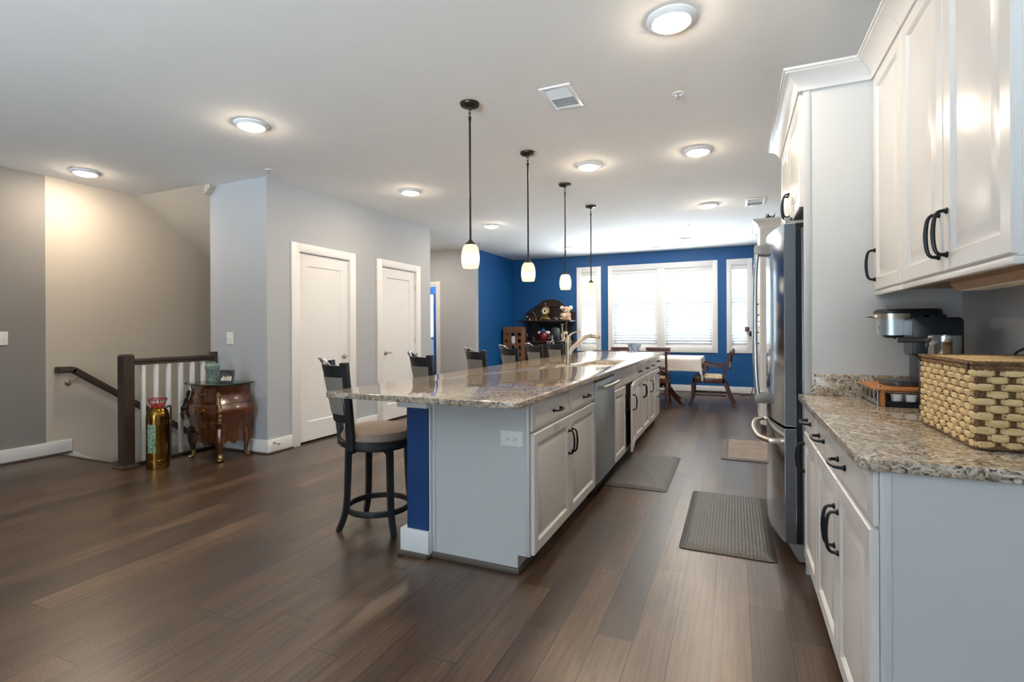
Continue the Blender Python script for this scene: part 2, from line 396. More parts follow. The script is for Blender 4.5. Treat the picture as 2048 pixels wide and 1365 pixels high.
# back room seen through the hall doorway, with an unseen window added to light it
struct('wall_back_room', MB().box(XL-.8, XBL-.12, 10.22, YB, 0, H).box(XL-.8, XL-.68, YG+.12, 8.8, 0, H).box(XL-.8, XL-.68, 9.9, 10.22, 0, H)
       .box(XL-.8, XL-.68, 8.8, 9.9, 0, .8).box(XL-.8, XL-.68, 8.8, 9.9, 2.3, H).box(XL-.8, XL, YG+.12, YG+.2, 0, H), M['blue'])
struct('floor_back_room', MB().box(XL-.8, XL-.1, YG+.12, YB, -.05, 0), M['floor'])
struct('ceiling_back_room', MB().box(XL-.8, XL-.1, YG+.12, YB, H, H+.05), M['ceil'])
# back wall with three window openings
OP = [(-2.975, -2.556), (-2.318, -.338), (-.10, .262)]; WZ = (.81, 2.45)
bw = MB(); e = [XBL-.12]+[x for o in OP for x in o]+[XR+.12]
for i in range(0, len(e), 2): bw.box(e[i], e[i+1], YB, YB+.16, 0, H)
for a, b_ in OP: bw.box(a, b_, YB, YB+.16, 0, WZ[0]); bw.box(a, b_, YB, YB+.16, WZ[1], H)
struct('wall_back', bw, M['blue'])
struct('wall_right', MB().box(XR, XR+.12, YF, YB, 0, H), M['wall'])
RW = (-2.9, -.7)
struct('wall_rear', MB().box(XL-.1, RW[0], YF-.12, YF, 0, H).box(RW[1], XR+.12, YF-.12, YF, 0, H).box(RW[0], RW[1], YF-.12, YF, 2.3, H).box(RW[0], RW[1], YF-.12, YF, 0, .1), M['wall'])
# baseboards with dark shoe moulding
def base(name, *runs):
    mb, sh = MB(), MB()
    for x0, x1, y0, y1, dx, dy in runs:
        mb.box(x0, x1, y0, y1, .012, .135, .003)
        sh.box(x0+min(dx, 0)*.014, x1+max(dx, 0)*.014, y0+min(dy, 0)*.014, y1+max(dy, 0)*.014, 0, .018, .004)
    b = struct(name, mb, M['trim']); struct('shoe_moulding', sh, M['shoe'], b)
base('baseboard_left', (XL, XL+.016, YF, 2.905, 1, 0))
base('baseboard_closet', (XP, XP+.016, YP1-.016, D1[0]-.095, 1, 0), (XP, XP+.016, D1[1]+.09, D2[0]-.095, 1, 0), (XP, XP+.016, D2[1]+.095, YP2, 1, 0))
base('baseboard_closet_front', (-4.92, XP, YP1-.016, YP1, 0, -1))
base('baseboard_back', (XBL, XR, YB-.016, YB, 0, -1))
base('baseboard_hall', (HD[1]+.09, XBL, YG-.016, YG, 0, -1))
base('baseboard_dining_left', (XBL, XBL+.016, YG, YB-.016, 1, 0))
base('baseboard_right', (XR-.016, XR, 7.35, YB-.016, -1, 0), (XR-.016, XR, YF, 1.5, -1, 0))
# windows
def window(name, x0, x1, units, screen=True):
    """outer casing x0..x1; units = list of (left, right) clear openings"""
    y = YB; zo0, zo1, zi0, zi1 = .758, 2.503, .862, 2.395
    cs = MB().box(x0, units[0][0], y-.02, y, zo0, zo1, .003).box(units[-1][1], x1, y-.02, y, zo0, zo1, .003)
    for (a, b_), (c, d) in zip(units, units[1:]): cs.box(b_, c, y-.02, y, zi0, zi1, .003)
    cs.box(units[0][0], units[-1][1], y-.02, y, zi1, zo1, .003).box(units[0][0], units[-1][1], y-.02, y, zo0, zi0, .003)
    wo = struct(name, cs, M['trim'])
    fr, gl, sc = MB(), MB(), MB()
    for a, b_ in units:
        fr.box(a-.005, a+.012, y-.0, y+.15, zi0, zi1).box(b_-.012, b_+.005, y, y+.15, zi0, zi1).box(a, b_, y, y+.15, zi1-.012, zi1+.005).box(a, b_, y, y+.15, zi0-.005, zi0+.012)
        zm = 1.62
        for (z0, z1, yy) in ((zm-.02, zi1-.012, y+.115), (zi0+.012, zm+.02, y+.085)):
            fr.box(a+.012, a+.05, yy, yy+.03, z0, z1, .003).box(b_-.05, b_-.012, yy, yy+.03, z0, z1, .003)
            fr.box(a+.05, b_-.05, yy, yy+.03, z1-.04, z1, .003).box(a+.05, b_-.05, yy, yy+.03, z0, z0+.04, .003)
            gl.box(a+.05, b_-.05, yy+.012, yy+.016, z0+.04, z1-.04)
        sc.box(a+.03, b_-.03, y+.148, y+.149, zi0+.02, zm)
    struct('sash_frame', fr, M['trim'], wo); struct('pane', gl, M['glass'], wo)
    if screen: struct('insect_screen', sc, M['screen'], wo)
    return wo
window('window_1', -3.0247, -2.5106, [(-2.924, -2.605)], False)
window('window_2', -2.3655, -.2911, [(-2.274, -1.395), (-1.253, -.379)])
window('window_3', -.1375, .300, [(-.06, .213)], False)
def blind(x0, x1, label):
    t = thing('window_blind', label, 'blind', ((x0+x1)/2, YB+.045, 2.38), 'white slatted blinds on the dining room windows')
    y = YB+.045; z0, z1 = .885, 2.383
    obj('headrail', MB().box(x0, x1, y-.03, y+.03, z1-.075, z1, .004), M['trim'], t)
    sl = MB(); n = 27; a = -math.radians(48)
    for k in range(n):
        z = z0+.04+(z1-.10-z0-.04)*k/(n-1); dy, dz = .026*math.cos(a), .026*math.sin(a)
        sl.loft([[(x, y-dy, z-dz), (x, y, z+.004), (x, y+dy, z+dz), (x, y+dy, z+dz-.002), (x, y, z+.002), (x, y-dy, z-dz-.002)] for x in (x0+.004, x1-.004)])
    obj('slats', sl, M['slat'], t)
    obj('bottom_rail', MB().box(x0+.004, x1-.004, y-.025, y+.025, z0-.012, z0+.012, .003), M['trim'], t)
    cd = MB()
    for f in ((.14, .86) if x1-x0 < .5 else (.12, .5, .88)):
        x = x0+(x1-x0)*f; cd.box(x-.002, x+.002, y-.029, y-.027, z0, z1-.05)
    obj('ladder_cord', cd, M['trim'], t)
    obj('tilt_wand', MB().tube([(x1-.05, y-.036, z1-.06), (x1-.05, y-.036, z1-.75)], .004, 6).box(x1-.057, x1-.043, y-.043, y-.029, z1-.80, z1-.74, .003), M['trim'], t)
blind(-2.918, -2.611, 'narrow white slatted blind in the left side window beside the dark sideboard')
blind(-2.268, -1.401, 'wide white slatted blind in the left half of the double window')
blind(-1.247, -.385, 'wide white slatted blind in the right half of the double window')
blind(-.054, .207, 'narrow white slatted blind in the right side window next to the fridge')
# unseen glazing added for its light: behind the viewer, and in the back room
def glazing(name, x0, x1, z0, z1, y, n):
    fr, gl = MB(), MB(); wdt = (x1-x0)/n
    for i in range(n):
        a, b_ = x0+i*wdt, x0+(i+1)*wdt
        fr.box(a, a+.05, y-.05, y+.03, z0, z1, .004).box(b_-.05, b_, y-.05, y+.03, z0, z1, .004).box(a+.05, b_-.05, y-.05, y+.03, z1-.06, z1, .004).box(a+.05, b_-.05, y-.05, y+.03, z0, z0+.06, .004)
        gl.box(a+.05, b_-.05, y-.012, y-.008, z0+.06, z1-.06)
    wo = struct(name, fr, M['trim']); struct('pane', gl, M['glass'], wo)
glazing('window_fill_rear', RW[0], RW[1], .1, 2.3, YF-.05, 4)  # unseen window, added and sized for fill light from behind
wo = struct('window_fill_back_room', MB().box(XL-.76, XL-.70, 8.8, 8.85, .8, 2.3).box(XL-.76, XL-.70, 9.85, 9.9, .8, 2.3).box(XL-.76, XL-.70, 8.85, 9.85, .8, .86).box(XL-.76, XL-.70, 8.85, 9.85, 2.24, 2.3), M['trim'])  # unseen window added to brighten the back room
struct('pane', MB().box(XL-.735, XL-.731, 8.85, 9.85, .86, 2.24), M['glass'], wo)
# doors
def lever(mb, x, y, z, dr):
    mb.lathe([(.0, 0), (.026, 0), (.026, .006), (.012, .012), (.009, .04), (.0, .04)], 16, (x, y, z), 'x')
    mb.tube(cr([(x+.036, y, z), (x+.042, y+dr*.03, z+.006), (x+.042, y+dr*.06, z-.004), (x+.042, y+dr*.095, z+.010)], 5), [.009]*6+[.008]*6+[.006]*4, 8)
def closet_door(name, y0, y1, hinge, cas0, cas1):
    cs = MB()
    for sx in (XP,):
        cs.box(XP, XP+.018, cas0, y0+.008, 0, DH-.008+.09, .003).box(XP, XP+.018, y1-.008, cas1, 0, DH-.008+.09, .003).box(XP, XP+.018, y0+.008, y1-.008, DH-.008, DH-.008+.09, .003)
        cs.box(XP-.1, XP, y0-.0, y0+.012, 0, DH).box(XP-.1, XP, y1-.012, y1, 0, DH).box(XP-.1, XP, y0, y1, DH-.012, DH)
    d = struct(name, cs, M['trim'])
    a, b_, z0, z1 = y0+.016, y1-.016, .022, DH-.016
    sl = MB(Matrix(((0,0,1,XP-.012), (1,0,0,a), (0,1,0,z0), (0,0,0,1))))
    W, Hh = b_-a, z1-z0
    L = lambda i0, i1, j0, j1, d: [(i0, j0, d), (i1, j0, d), (i1, j1, d), (i0, j1, d)]
    sl.loft([L(0, W, 0, Hh, -.035), L(0, W, 0, Hh, -.002), L(.002, W-.002, .002, Hh-.002, 0), L(.125, W-.125, .205, Hh-.13, 0), L(.133, W-.133, .213, Hh-.138, -.009), L(.15, W-.15, .23, Hh-.155, -.009)])
    struct('door_slab', sl, M['trim'], d)
    hy = y0+.014 if hinge == 'l' else y1-.014
    for z in (.30, 1.07, 1.83): struct('hinge', MB().tube([(XP-.008, hy, z-.045), (XP-.008, hy, z+.045)], .006, 8), M['nickel'], d)
    lv = MB(); lever(lv, XP-.012, y1-.085 if hinge == 'l' else y0+.10, .915, -1 if hinge == 'l' else 1)
    struct('door_handle', lv, M['nickel'], d)
    struct('door_gap_shade', MB().box(XP-.06, XP-.02, y0+.012, y1-.012, 0.0005, .012), M['dark'], d)  # dark strip standing in for the shade under the slab
closet_door('door_1', D1[0], D1[1], 'l', 3.905, 4.875)
closet_door('door_2', D2[0], D2[1], 'r', 5.282, 6.262)
# hall doorway: casing and a white door standing open into the blue room
d3 = struct('door_3', MB().box(HD[1], HD[1]+.09, YG-.018, YG, 0, 2.155, .003).box(HD[0]-.09, HD[0], YG-.018, YG, 0, 2.155, .003).box(HD[0], HD[1], YG-.018, YG, 2.065, 2.155, .003)
            .box(HD[0], HD[0]+.012, YG, YG+.12, 0, 2.07).box(HD[1]-.012, HD[1], YG, YG+.12, 0, 2.07), M['trim'])
struct('door_slab', MB().bar((-6.49, 10.198, 1.03), (-6.94, 10.198, 1.03), 2.04, .035, side=(0, 0, 1)), M['trim'], d3)
hb = MB(); hb.lathe([(.0, 0), (.03, 0), (.03, .008), (.012, .014), (.01, .04), (.026, .05), (.026, .07), (0, .075)], 14, (0, 0, 0), 'z')
for v in hb.bm.verts: v.co = Vector((v.co.x-6.53, 10.18-v.co.z, v.co.y+1.02))
struct('door_handle', hb, M['nickel'], d3)
# ================================================================ CEILING FITTINGS
LIGHTS = [(-.278, 2.596, 'recessed ceiling light nearest the white wall cabinets, front row'), (-3.254, 2.652, 'recessed ceiling light in the front row, left of the nearest pendant'),
 (-5.658, 2.791, 'recessed ceiling light by the stairwell, farthest left'), (-1.238, 4.603, 'recessed ceiling light just right of the second pendant'),
 (-.281, 4.606, 'recessed ceiling light beyond the square vent, beside the tall cabinet'), (-3.254, 4.653, 'recessed ceiling light above the two closed white doors'),
 (-3.249, 6.668, 'recessed ceiling light left of the second pendant, toward the hallway'), (-.288, 6.666, 'recessed ceiling light left of the small wall-side vent'),
 (-2.804, 9.086, 'small distant recessed ceiling light behind the third pendant rod'), (-5.2, 7.5, 'added recessed ceiling light brightening the hallway, unseen behind the closet wall'), (-.775, 9.062, 'small distant recessed ceiling light above the dining windows, right side')]  # the hallway light is an unseen addition that brightens the hall
lt = thing('recessed_light', LIGHTS[0][2], 'ceiling light', (0, 0, 0), 'recessed ceiling lights')
obj('trim_ring', MB().lathe([(.118, 0), (.118, -.006), (.112, -.012), (.092, -.022), (.086, -.020), (.086, -.004), (.086, 0)], 40), M['trim'], lt)
obj('diffuser', MB().lathe([(0, -.040), (.03, -.039), (.06, -.035), (.078, -.029), (.0855, -.020), (.0855, -.004), (0, -.004)], 40), M['diffuser'], lt)
for i, (x, y, l) in enumerate(LIGHTS):
    if i: dup(lt, (x, y, H), 0, l)
lt.location = (LIGHTS[0][0], LIGHTS[0][1], H)
PEND = [(3.009, 'nearest dark bronze pendant lamp with frosted glass shade, above the island overhang'), (4.051, 'second pendant lamp from the front, frosted shade on a long dark rod'),
        (5.094, 'third pendant lamp from the front, its shade left of the narrow window'), (6.136, 'farthest pendant lamp, its small shade in front of the narrow left window')]
pd = thing('pendant_lamp', PEND[0][1], 'pendant lamp', (0, 0, 0), 'pendant lamps over the island')
obj('canopy', MB().lathe([(0, 0), (.066, 0), (.066, -.008), (.060, -.018), (.030, -.026), (.012, -.030), (.009, -.044), (0, -.044)], 32), M['bronze'], pd)
for k, z in enumerate((-.055, -.078)):
    lk = MB().tube([((.008*math.cos(q)) if k == 0 else 0, 0 if k == 0 else .008*math.cos(q), z+.016*math.sin(q)) for q in [2*PI*j/12 for j in range(12)]], .0025, 6, True)
    obj('chain_link', lk, M['bronze'], pd)
obj('rod', MB().lathe([(0, -.09), (.010, -.09), (.010, -.112), (.0072, -.116), (.0072, -.93), (0, -.93)], 14), M['bronze'], pd)
obj('shade_cap', MB().lathe([(0, -.918), (.013, -.92), (.016, -.928), (.030, -.938), (.034, -.948), (.030, -.953), (0, -.953)], 28), M['bronze'], pd)
obj('lamp_shade', MB().lathe([(.028, -.949), (.040, -.953), (.050, -.968), (.058, -.995), (.062, -1.030), (.061, -1.065), (.056, -1.092), (.051, -1.108), (.047, -1.108), (.054, -1.088), (.058, -1.06), (.058, -1.03), (.054, -.996), (.047, -.972), (.037, -.958), (.028, -.952)], 36), M['shade'], pd)
for i, (y, l) in enumerate(PEND):
    if i: dup(pd, (-1.6243, y, H), 0, l)
pd.location = (-1.6243, PEND[0][0], H)
def vent(x0, x1, y0, y1, label, n, split=True):
    t = thing('ceiling_vent', label, 'vent', ((x0+x1)/2, (y0+y1)/2, H))
    b = .028
    obj('vent_frame', MB().box(x0, x0+b, y0, y1, H-.010, H, .003).box(x1-b, x1, y0, y1, H-.010, H, .003).box(x0+b, x1-b, y0, y0+b, H-.010, H, .003).box(x0+b, x1-b, y1-b, y1, H-.010, H, .003), M['trim'], t)
    obj('vent_backing', MB().box(x0+b, x1-b, y0+b, y1-b, H-.0015, H-.0005), M['slot'], t)
    lv = MB()
    for k in range(n):
        y = y0+b+(y1-y0-2*b)*(k+.5)/n
        s = 1 if (not split or y < (y0+y1)/2) else -1
        lv.bar((x0+b, y, H-.006), (x1-b, y, H-.006), .0015, .0075, side=(0, 1, s*.9))
    if split: lv.box(x0+b, x1-b, (y0+y1)/2-.006, (y0+y1)/2+.006, H-.011, H-.001)
    obj('louvre', lv, M['trim'], t)
vent(-1.132, -.926, 3.005, 3.335, 'square white louvred ceiling vent between the pendants and the nearest light', 16)
vent(.125, .343, 6.555, 6.94, 'small white ceiling vent near the right wall above the refrigerator', 12)
vent(-1.48, -1.16, 9.62, 9.78, 'thin white ceiling vent near the dining windows', 6, False)
SPR = [(-.329, 3.435, 'sprinkler head on the ceiling right of the square vent'), (-4.03, 3.47, 'sprinkler head on the ceiling at the grey closet corner'), (-.609, 7.865, 'sprinkler head on the far ceiling before the dining windows'), (-4.083, 7.878, 'sprinkler head on the ceiling by the hallway corner')]
sp = thing('sprinkler_head', SPR[0][2], 'sprinkler', (0, 0, 0), 'ceiling sprinkler heads')
obj('escutcheon', MB().lathe([(0, 0), (.036, 0), (.035, -.004), (.020, -.006), (0, -.006)], 24), M['trim'], sp)
obj('deflector', MB().lathe([(0, -.004), (.006, -.004), (.006, -.012), (.004, -.014), (.004, -.032), (.014, -.033), (.014, -.035), (0, -.035)], 14).bar((-.010, 0, -.006), (-.006, 0, -.031), .003, .004).bar((.010, 0, -.006), (.006, 0, -.031), .003, .004), M['chrome'], sp)
for i, (x, y, l) in enumerate(SPR):
    if i: dup(sp, (x, y, H), 0, l)
sp.location = (SPR[0][0], SPR[0][1], H)
sd = thing('smoke_detector', 'small flat white smoke detector on the far ceiling left of the thin vent', 'smoke detector', (-1.787, 8.966, H))
obj('detector_body', MB().lathe([(0, 0), (.065, 0), (.065, -.012), (.055, -.028), (.02, -.032), (0, -.032)], 28), M['trim'], sd)

# ================================================================ CABINETS
AX = {'x': lambda o: Matrix(((0,0,1,o[0]), (1,0,0,o[1]), (0,1,0,o[2]), (0,0,0,1))),          # faces +x, u along +y
      '-x': lambda o: Matrix(((0,0,-1,o[0]), (-1,0,0,o[1]), (0,1,0,o[2]), (0,0,0,1))),       # faces -x, u along -y
      '-y': lambda o: Matrix(((1,0,0,o[0]), (0,0,-1,o[1]), (0,1,0,o[2]), (0,0,0,1)))}        # faces -y, u along +x
def ring(W, Hh, i, d): return [(i, i, d), (W-i, i, d), (W-i, Hh-i, d), (i, Hh-i, d)]
def front(kind, W, Hh, Mx, t=.02):
    mb = MB(Mx)
    if kind == 'door':
        f = min(.058, W*.16)
        mb.loft([ring(W, Hh, i, d) for i, d in ((0, 0), (0, t-.004), (.004, t), (f-.004, t), (f, t-.003), (f+.005, t-.013), (f+.012, t-.013), (f+.044, t-.001), (f+.047, t-.0005))])
    else:
        mb.loft([ring(W, Hh, i, d) for i, d in ((0, 0), (0, t-.008), (.005, t-.006), (.020, t), (.024, t))])
    return mb
def pull(Mx, L=.128, out=.032, vert=True):
    """arched bar pull with flared feet, centred on the origin of Mx"""
    mb = MB(Mx); h = L/2
    P = [(-h, .002), (-h, .012), (-h+.004, out-.008), (-h+.022, out), (0, out+.004), (h-.022, out), (h-.004, out-.008), (h, .012), (h, .002)]
    rr = [.0085, .0055, .0052, .0058, .0066, .0058, .0052, .0055, .0085]
    pts = [((0, u, d) if vert else (u, 0, d)) for u, d in P]
    pts2 = cr(pts, 3); r2 = []
    for i in range(len(P)-1):
        for j in range(3): r2.append(rr[i]+(rr[i+1]-rr[i])*j/3)
    r2.append(rr[-1]); mb.tube(pts2, r2, 8)
    for u in (-h, h):
        c = (0, u) if vert else (u, 0)
        mb.lathe([(0, 0), (.010, 0), (.010, .004), (.007, .007), (0, .007)], 12, (c[0], c[1], 0))
    return mb
def cabinet_front(t, face, plane, a0, a1, z0, z1, kind, handles, th=.02):
    """adds a door/drawer (with its pulls as sub-parts) to thing t. a0..a1 along y"""
    o = (plane, a0 if face == 'x' else a1, z0); Mx = AX[face](o); W, Hh = a1-a0, z1-z0
    p = obj('door' if kind == 'door' else ('drawer' if kind == 'drawer' else 'false_front'), front('door' if kind == 'door' else 'drawer', W, Hh, Mx, th), M['cab'], t)
    for (y, z, vert) in handles:
        u = (y-a0) if face == 'x' else (a1-y)
        obj('handle', pull(Mx @ Matrix.Translation((u, z-z0, th)), .135 if vert else .115, .032, vert), M['black'], p)
    return p
IF = -.915                                   # island door faces
def island_unit(y0, y1, label, toe=True):
    t = thing('base_cabinet', label, 'cabinet', (-1.2, (y0+y1)/2, 0))
    obj('cabinet_body', MB().prism([(-1.498, 0), (-1.0, 0), (-1.0, .09), (IF-.021, .09), (IF-.021, .8645), (-1.498, .8645)], 'y', y0, y1), M['cab'], t)
    return t
g = .003
A = island_unit(2.346, 3.552, 'white island base cabinet nearest the camera, two drawers above two panelled doors')
cabinet_front(A, 'x', IF-.02, 2.348, 2.947, .712, .855, 'drawer', [(2.70, .775, False)])
cabinet_front(A, 'x', IF-.02, 2.953, 3.548, .712, .855, 'drawer', [(3.30, .775, False)])
cabinet_front(A, 'x', IF-.02, 2.348, 2.947, .095, .700, 'door', [(2.92, .545, True)])
cabinet_front(A, 'x', IF-.02, 2.953, 3.548, .095, .700, 'door', [(2.982, .545, True)])
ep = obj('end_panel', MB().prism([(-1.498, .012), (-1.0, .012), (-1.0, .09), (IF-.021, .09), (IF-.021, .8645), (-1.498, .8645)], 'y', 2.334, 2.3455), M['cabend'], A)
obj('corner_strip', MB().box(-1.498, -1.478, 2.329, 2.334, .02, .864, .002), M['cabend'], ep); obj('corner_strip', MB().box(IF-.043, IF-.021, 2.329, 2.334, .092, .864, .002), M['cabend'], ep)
obj('shoe_moulding', MB().box(-1.498, -.988, 2.316, 2.334, 0, .028, .005).box(-1.0, -.986, 2.334, 3.552, 0, .028, .005), M['shoe'], A)
dw = thing('dishwasher', 'stainless steel dishwasher with a curved bar handle set into the island', 'dishwasher', (-1.2, 3.865, 0))
obj('tub', MB().box(-1.498, -.95, 3.556, 4.174, .02, .864), M['dark'], dw)
obj('door_panel', MB().box(-.95, -.908, 3.562, 4.168, .10, .838, .005), M['steelv'], dw)
obj('control_strip', MB().box(-.95, -.915, 3.562, 4.168, .84, .8635, .002), M['blackplastic'], dw)
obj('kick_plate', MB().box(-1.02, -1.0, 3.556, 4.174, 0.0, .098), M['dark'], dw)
hp = MB().tube(cr([(-.868, 3.60, .797), (-.858, 3.75, .797), (-.855, 3.865, .797), (-.858, 3.98, .797), (-.868, 4.13, .797)], 5), .014, 12)
for y in (3.625, 4.105): hp.bar((-.908, y, .797), (-.868, y, .797), .02, .02, b=.003)
obj('handle', hp, M['nickel'], dw)
Sk = island_unit(4.178, 5.166, 'white sink cabinet in the island, its right door standing slightly ajar')
cabinet_front(Sk, 'x', IF-.02, 4.184, 5.160, .712, .855, 'false', [])
cabinet_front(Sk, 'x', IF-.02, 4.184, 4.665, .095, .700, 'door', [(4.638, .545, True)])
# ajar door hinged at its far edge
aj = math.radians(7); y1 = 5.160; Wd = .478
Mx = Matrix.Translation((IF-.02, y1, .095)) @ Matrix.Rotation(aj, 4, 'Z') @ Matrix.Translation((0, -Wd, 0)) @ AX['x']((0, 0, 0))
dj = obj('door', front('door', Wd, .605, Mx), M['cab'], Sk)
obj('handle', pull(Mx @ Matrix.Translation((.03, .45, .02)), .135), M['black'], dj)
obj('opening_shade', MB().box(IF-.0212, IF-.0205, 4.67, 5.15, .10, .695), M['dark'], Sk)  # dark sheet on the solid body, standing in for interior shade
obj('shoe_moulding', MB().box(-1.0, -.986, 4.178, 5.166, 0, .028, .005), M['shoe'], Sk)
Cc = island_unit(5.170, 6.092, 'white island cabinet beyond the sink with paired doors and two small drawers')
for a, b_, hy in ((5.174, 5.628, 5.598), (5.634, 6.088, 5.664)):
    cabinet_front(Cc, 'x', IF-.02, a, b_, .712, .855, 'drawer', [((a+b_)/2, .775, False)])
    cabinet_front(Cc, 'x', IF-.02, a, b_, .095, .700, 'door', [(hy, .545, True)])
obj('shoe_moulding', MB().box(-1.0, -.986, 5.170, 6.092, 0, .028, .005), M['shoe'], Cc)
Dd = island_unit(6.096, 6.945, 'farthest white island cabinet, one door beside a stack of drawers')
cabinet_front(Dd, 'x', IF-.02, 6.10, 6.50, .712, .855, 'drawer', [(6.31, .775, False)])
cabinet_front(Dd, 'x', IF-.02, 6.10, 6.50, .095, .700, 'door', [(6.13, .545, True)])
for z0, z1 in ((.712, .855), (.415, .700), (.095, .403)):
    cabinet_front(Dd, 'x', IF-.02, 6.506, 6.941, z0, z1, 'drawer', [(6.75, z1-.055, False)])
obj('shoe_moulding', MB().box(-1.0, -.986, 6.096, 6.945, 0, .028, .005), M['shoe'], Dd)
# island half wall
iw = struct('wall_island', MB().box(-1.643, -1.507, 2.305, 6.945, .02, .81).box(-1.507, -1.499, 2.345, 6.945, .0, .86), M['blue_shaded'])
struct('cap', MB().box(-1.690, -1.4995, 2.278, 6.945, .803, .864, .002), M['trim'], iw)
struct('base_block', MB().box(-1.679, -1.4995, 2.289, 6.945, .012, .142, .003), M['trim'], iw)
struct('shoe_moulding', MB().box(-1.694, -1.4995, 2.274, 6.945, 0, .024, .005), M['shoe'], iw)
struct('edge_strip', MB().box(-1.506, -1.4995, 2.312, 2.344, .142, .803), M['trim'], iw)
def slab(name, outer, holes, z0, z1, r, m, parent=None):
    """worktop slab with rounded corners and holes, made from a filled 2D curve"""
    cu = bpy.data.curves.new(name, 'CURVE'); cu.dimensions = '2D'; cu.fill_mode = 'BOTH'; b = .003
    cu.extrude = (z1-z0)/2-b; cu.bevel_depth = b; cu.bevel_resolution = 2; cu.offset = -b
    def rr(x0, x1, y0, y1, rs):
        P = []
        for (cx, cyy, a0), rad in zip(((x0, y0, PI), (x1, y0, 1.5*PI), (x1, y1, 0), (x0, y1, .5*PI)), rs):
            ox = cx+rad*(1 if cx == x0 else -1); oy = cyy+rad*(1 if cyy == y0 else -1)
            for k in range(7): P.append((ox+rad*math.cos(a0+k*PI/12), oy+rad*math.sin(a0+k*PI/12)))
        return P
    for poly in [rr(*outer, r)]+[rr(*h, [.03]*4) for h in holes]:
        s = cu.splines.new('POLY'); s.points.add(len(poly)-1); s.use_cyclic_u = True
        for p, (x, y) in zip(s.points, poly): p.co = (x, y, 0, 1)
    co = bpy.data.objects.new('tmp', cu); S.collection.objects.link(co)
    bpy.context.view_layer.update()
    me = bpy.data.meshes.new_from_object(co.evaluated_get(bpy.context.evaluated_depsgraph_get()))
    bpy.data.objects.remove(co); bpy.data.curves.remove(cu)
    mb = MB(); mb.bm.from_mesh(me); bpy.data.meshes.remove(me)
    bmesh.ops.translate(mb.bm, vec=(0, 0, (z0+z1)/2), verts=mb.bm.verts[:])
    bmesh.ops.remove_doubles(mb.bm, verts=mb.bm.verts[:], dist=1e-5)
    return finish(name, mb, m, parent, 30)
it = thing('island_worktop', 'long veined quartz worktop on the kitchen island with a sink cutout', 'worktop', (-1.44, 4.67, C-.03))
SK = (-1.335, -1.005, 4.235, 5.02)
slab('slab', (-1.999, -.885, 2.072, 7.264), [SK], C-.03, C, (.012, .03, .012, .012), M['quartz'], it)
sk = thing('sink', 'undermount stainless steel sink in the island worktop', 'sink', (-1.17, 4.63, C-.25))
x0, x1, y0, y1 = SK; zb = C-.215
R = lambda i, z: [(x0+i, y0+i, z), (x1-i, y0+i, z), (x1-i, y1-i, z), (x0+i, y1-i, z)]
obj('basin', MB().loft([R(-.02, C-.0305), R(.006, C-.0305), R(.012, zb+.03), R(.04, zb), R(.04, zb-.004), R(.004, zb+.03), R(-.004, C-.034), R(-.02, C-.034)], cap=False).add(R(.04, zb), [(0, 1, 2, 3)]), M['steel'], sk)
obj('drain', MB().lathe([(0, zb+.001), (.045, zb+.001), (.05, zb+.004), (.03, zb+.005), (0, zb+.003)], 20, (-1.17, 4.63, 0)), M['chrome'], sk)
# faucet
fx, fy = -1.398, 4.465
fc = thing('faucet', 'brushed nickel pull-out faucet with a lever on top beside the island sink', 'faucet', (fx, fy, C))
obj('faucet_body', MB().lathe([(0, C), (.034, C), (.034, C+.004), (.027, C+.012), (.0245, C+.05), (.0255, C+.13), (.027, C+.19), (.0275, C+.215), (.024, C+.222), (0, C+.222)], 28, (fx, fy, 0)), M['nickel'], fc)
sp_ = cr([(fx+.005, fy, C+.10), (fx+.03, fy, C+.145), (fx+.085, fy, C+.195), (fx+.14, fy, C+.240), (fx+.195, fy, C+.262), (fx+.245, fy, C+.265), (fx+.285, fy, C+.252)], 5)
spout = obj('spout', MB().tube(sp_, [.025-.007*min(1, i/14) for i in range(len(sp_))], 16), M['nickel'], fc)
obj('spray_head', MB().tube(cr([(fx+.205, fy, C+.266), (fx+.235, fy, C+.264), (fx+.265, fy, C+.257), (fx+.292, fy, C+.246)], 4), [.019, .0205, .0215, .022, .0225, .0225, .0225, .022, .0215, .0205, .019, .017, .014], 16), M['nickel'], spout)
lv_ = cr([(fx, fy, C+.215), (fx+.002, fy, C+.245), (fx+.022, fy, C+.275), (fx+.06, fy, C+.297), (fx+.112, fy, C+.306)], 5)
obj('lever', MB().tube(lv_, [.0255, .0255, .025, .024, .022, .020, .0175, .015, .013, .0115, .010, .009, .0085, .008, .0075, .007, .0068, .0066, .0066, .0066, .006], 14), M['nickel'], fc)
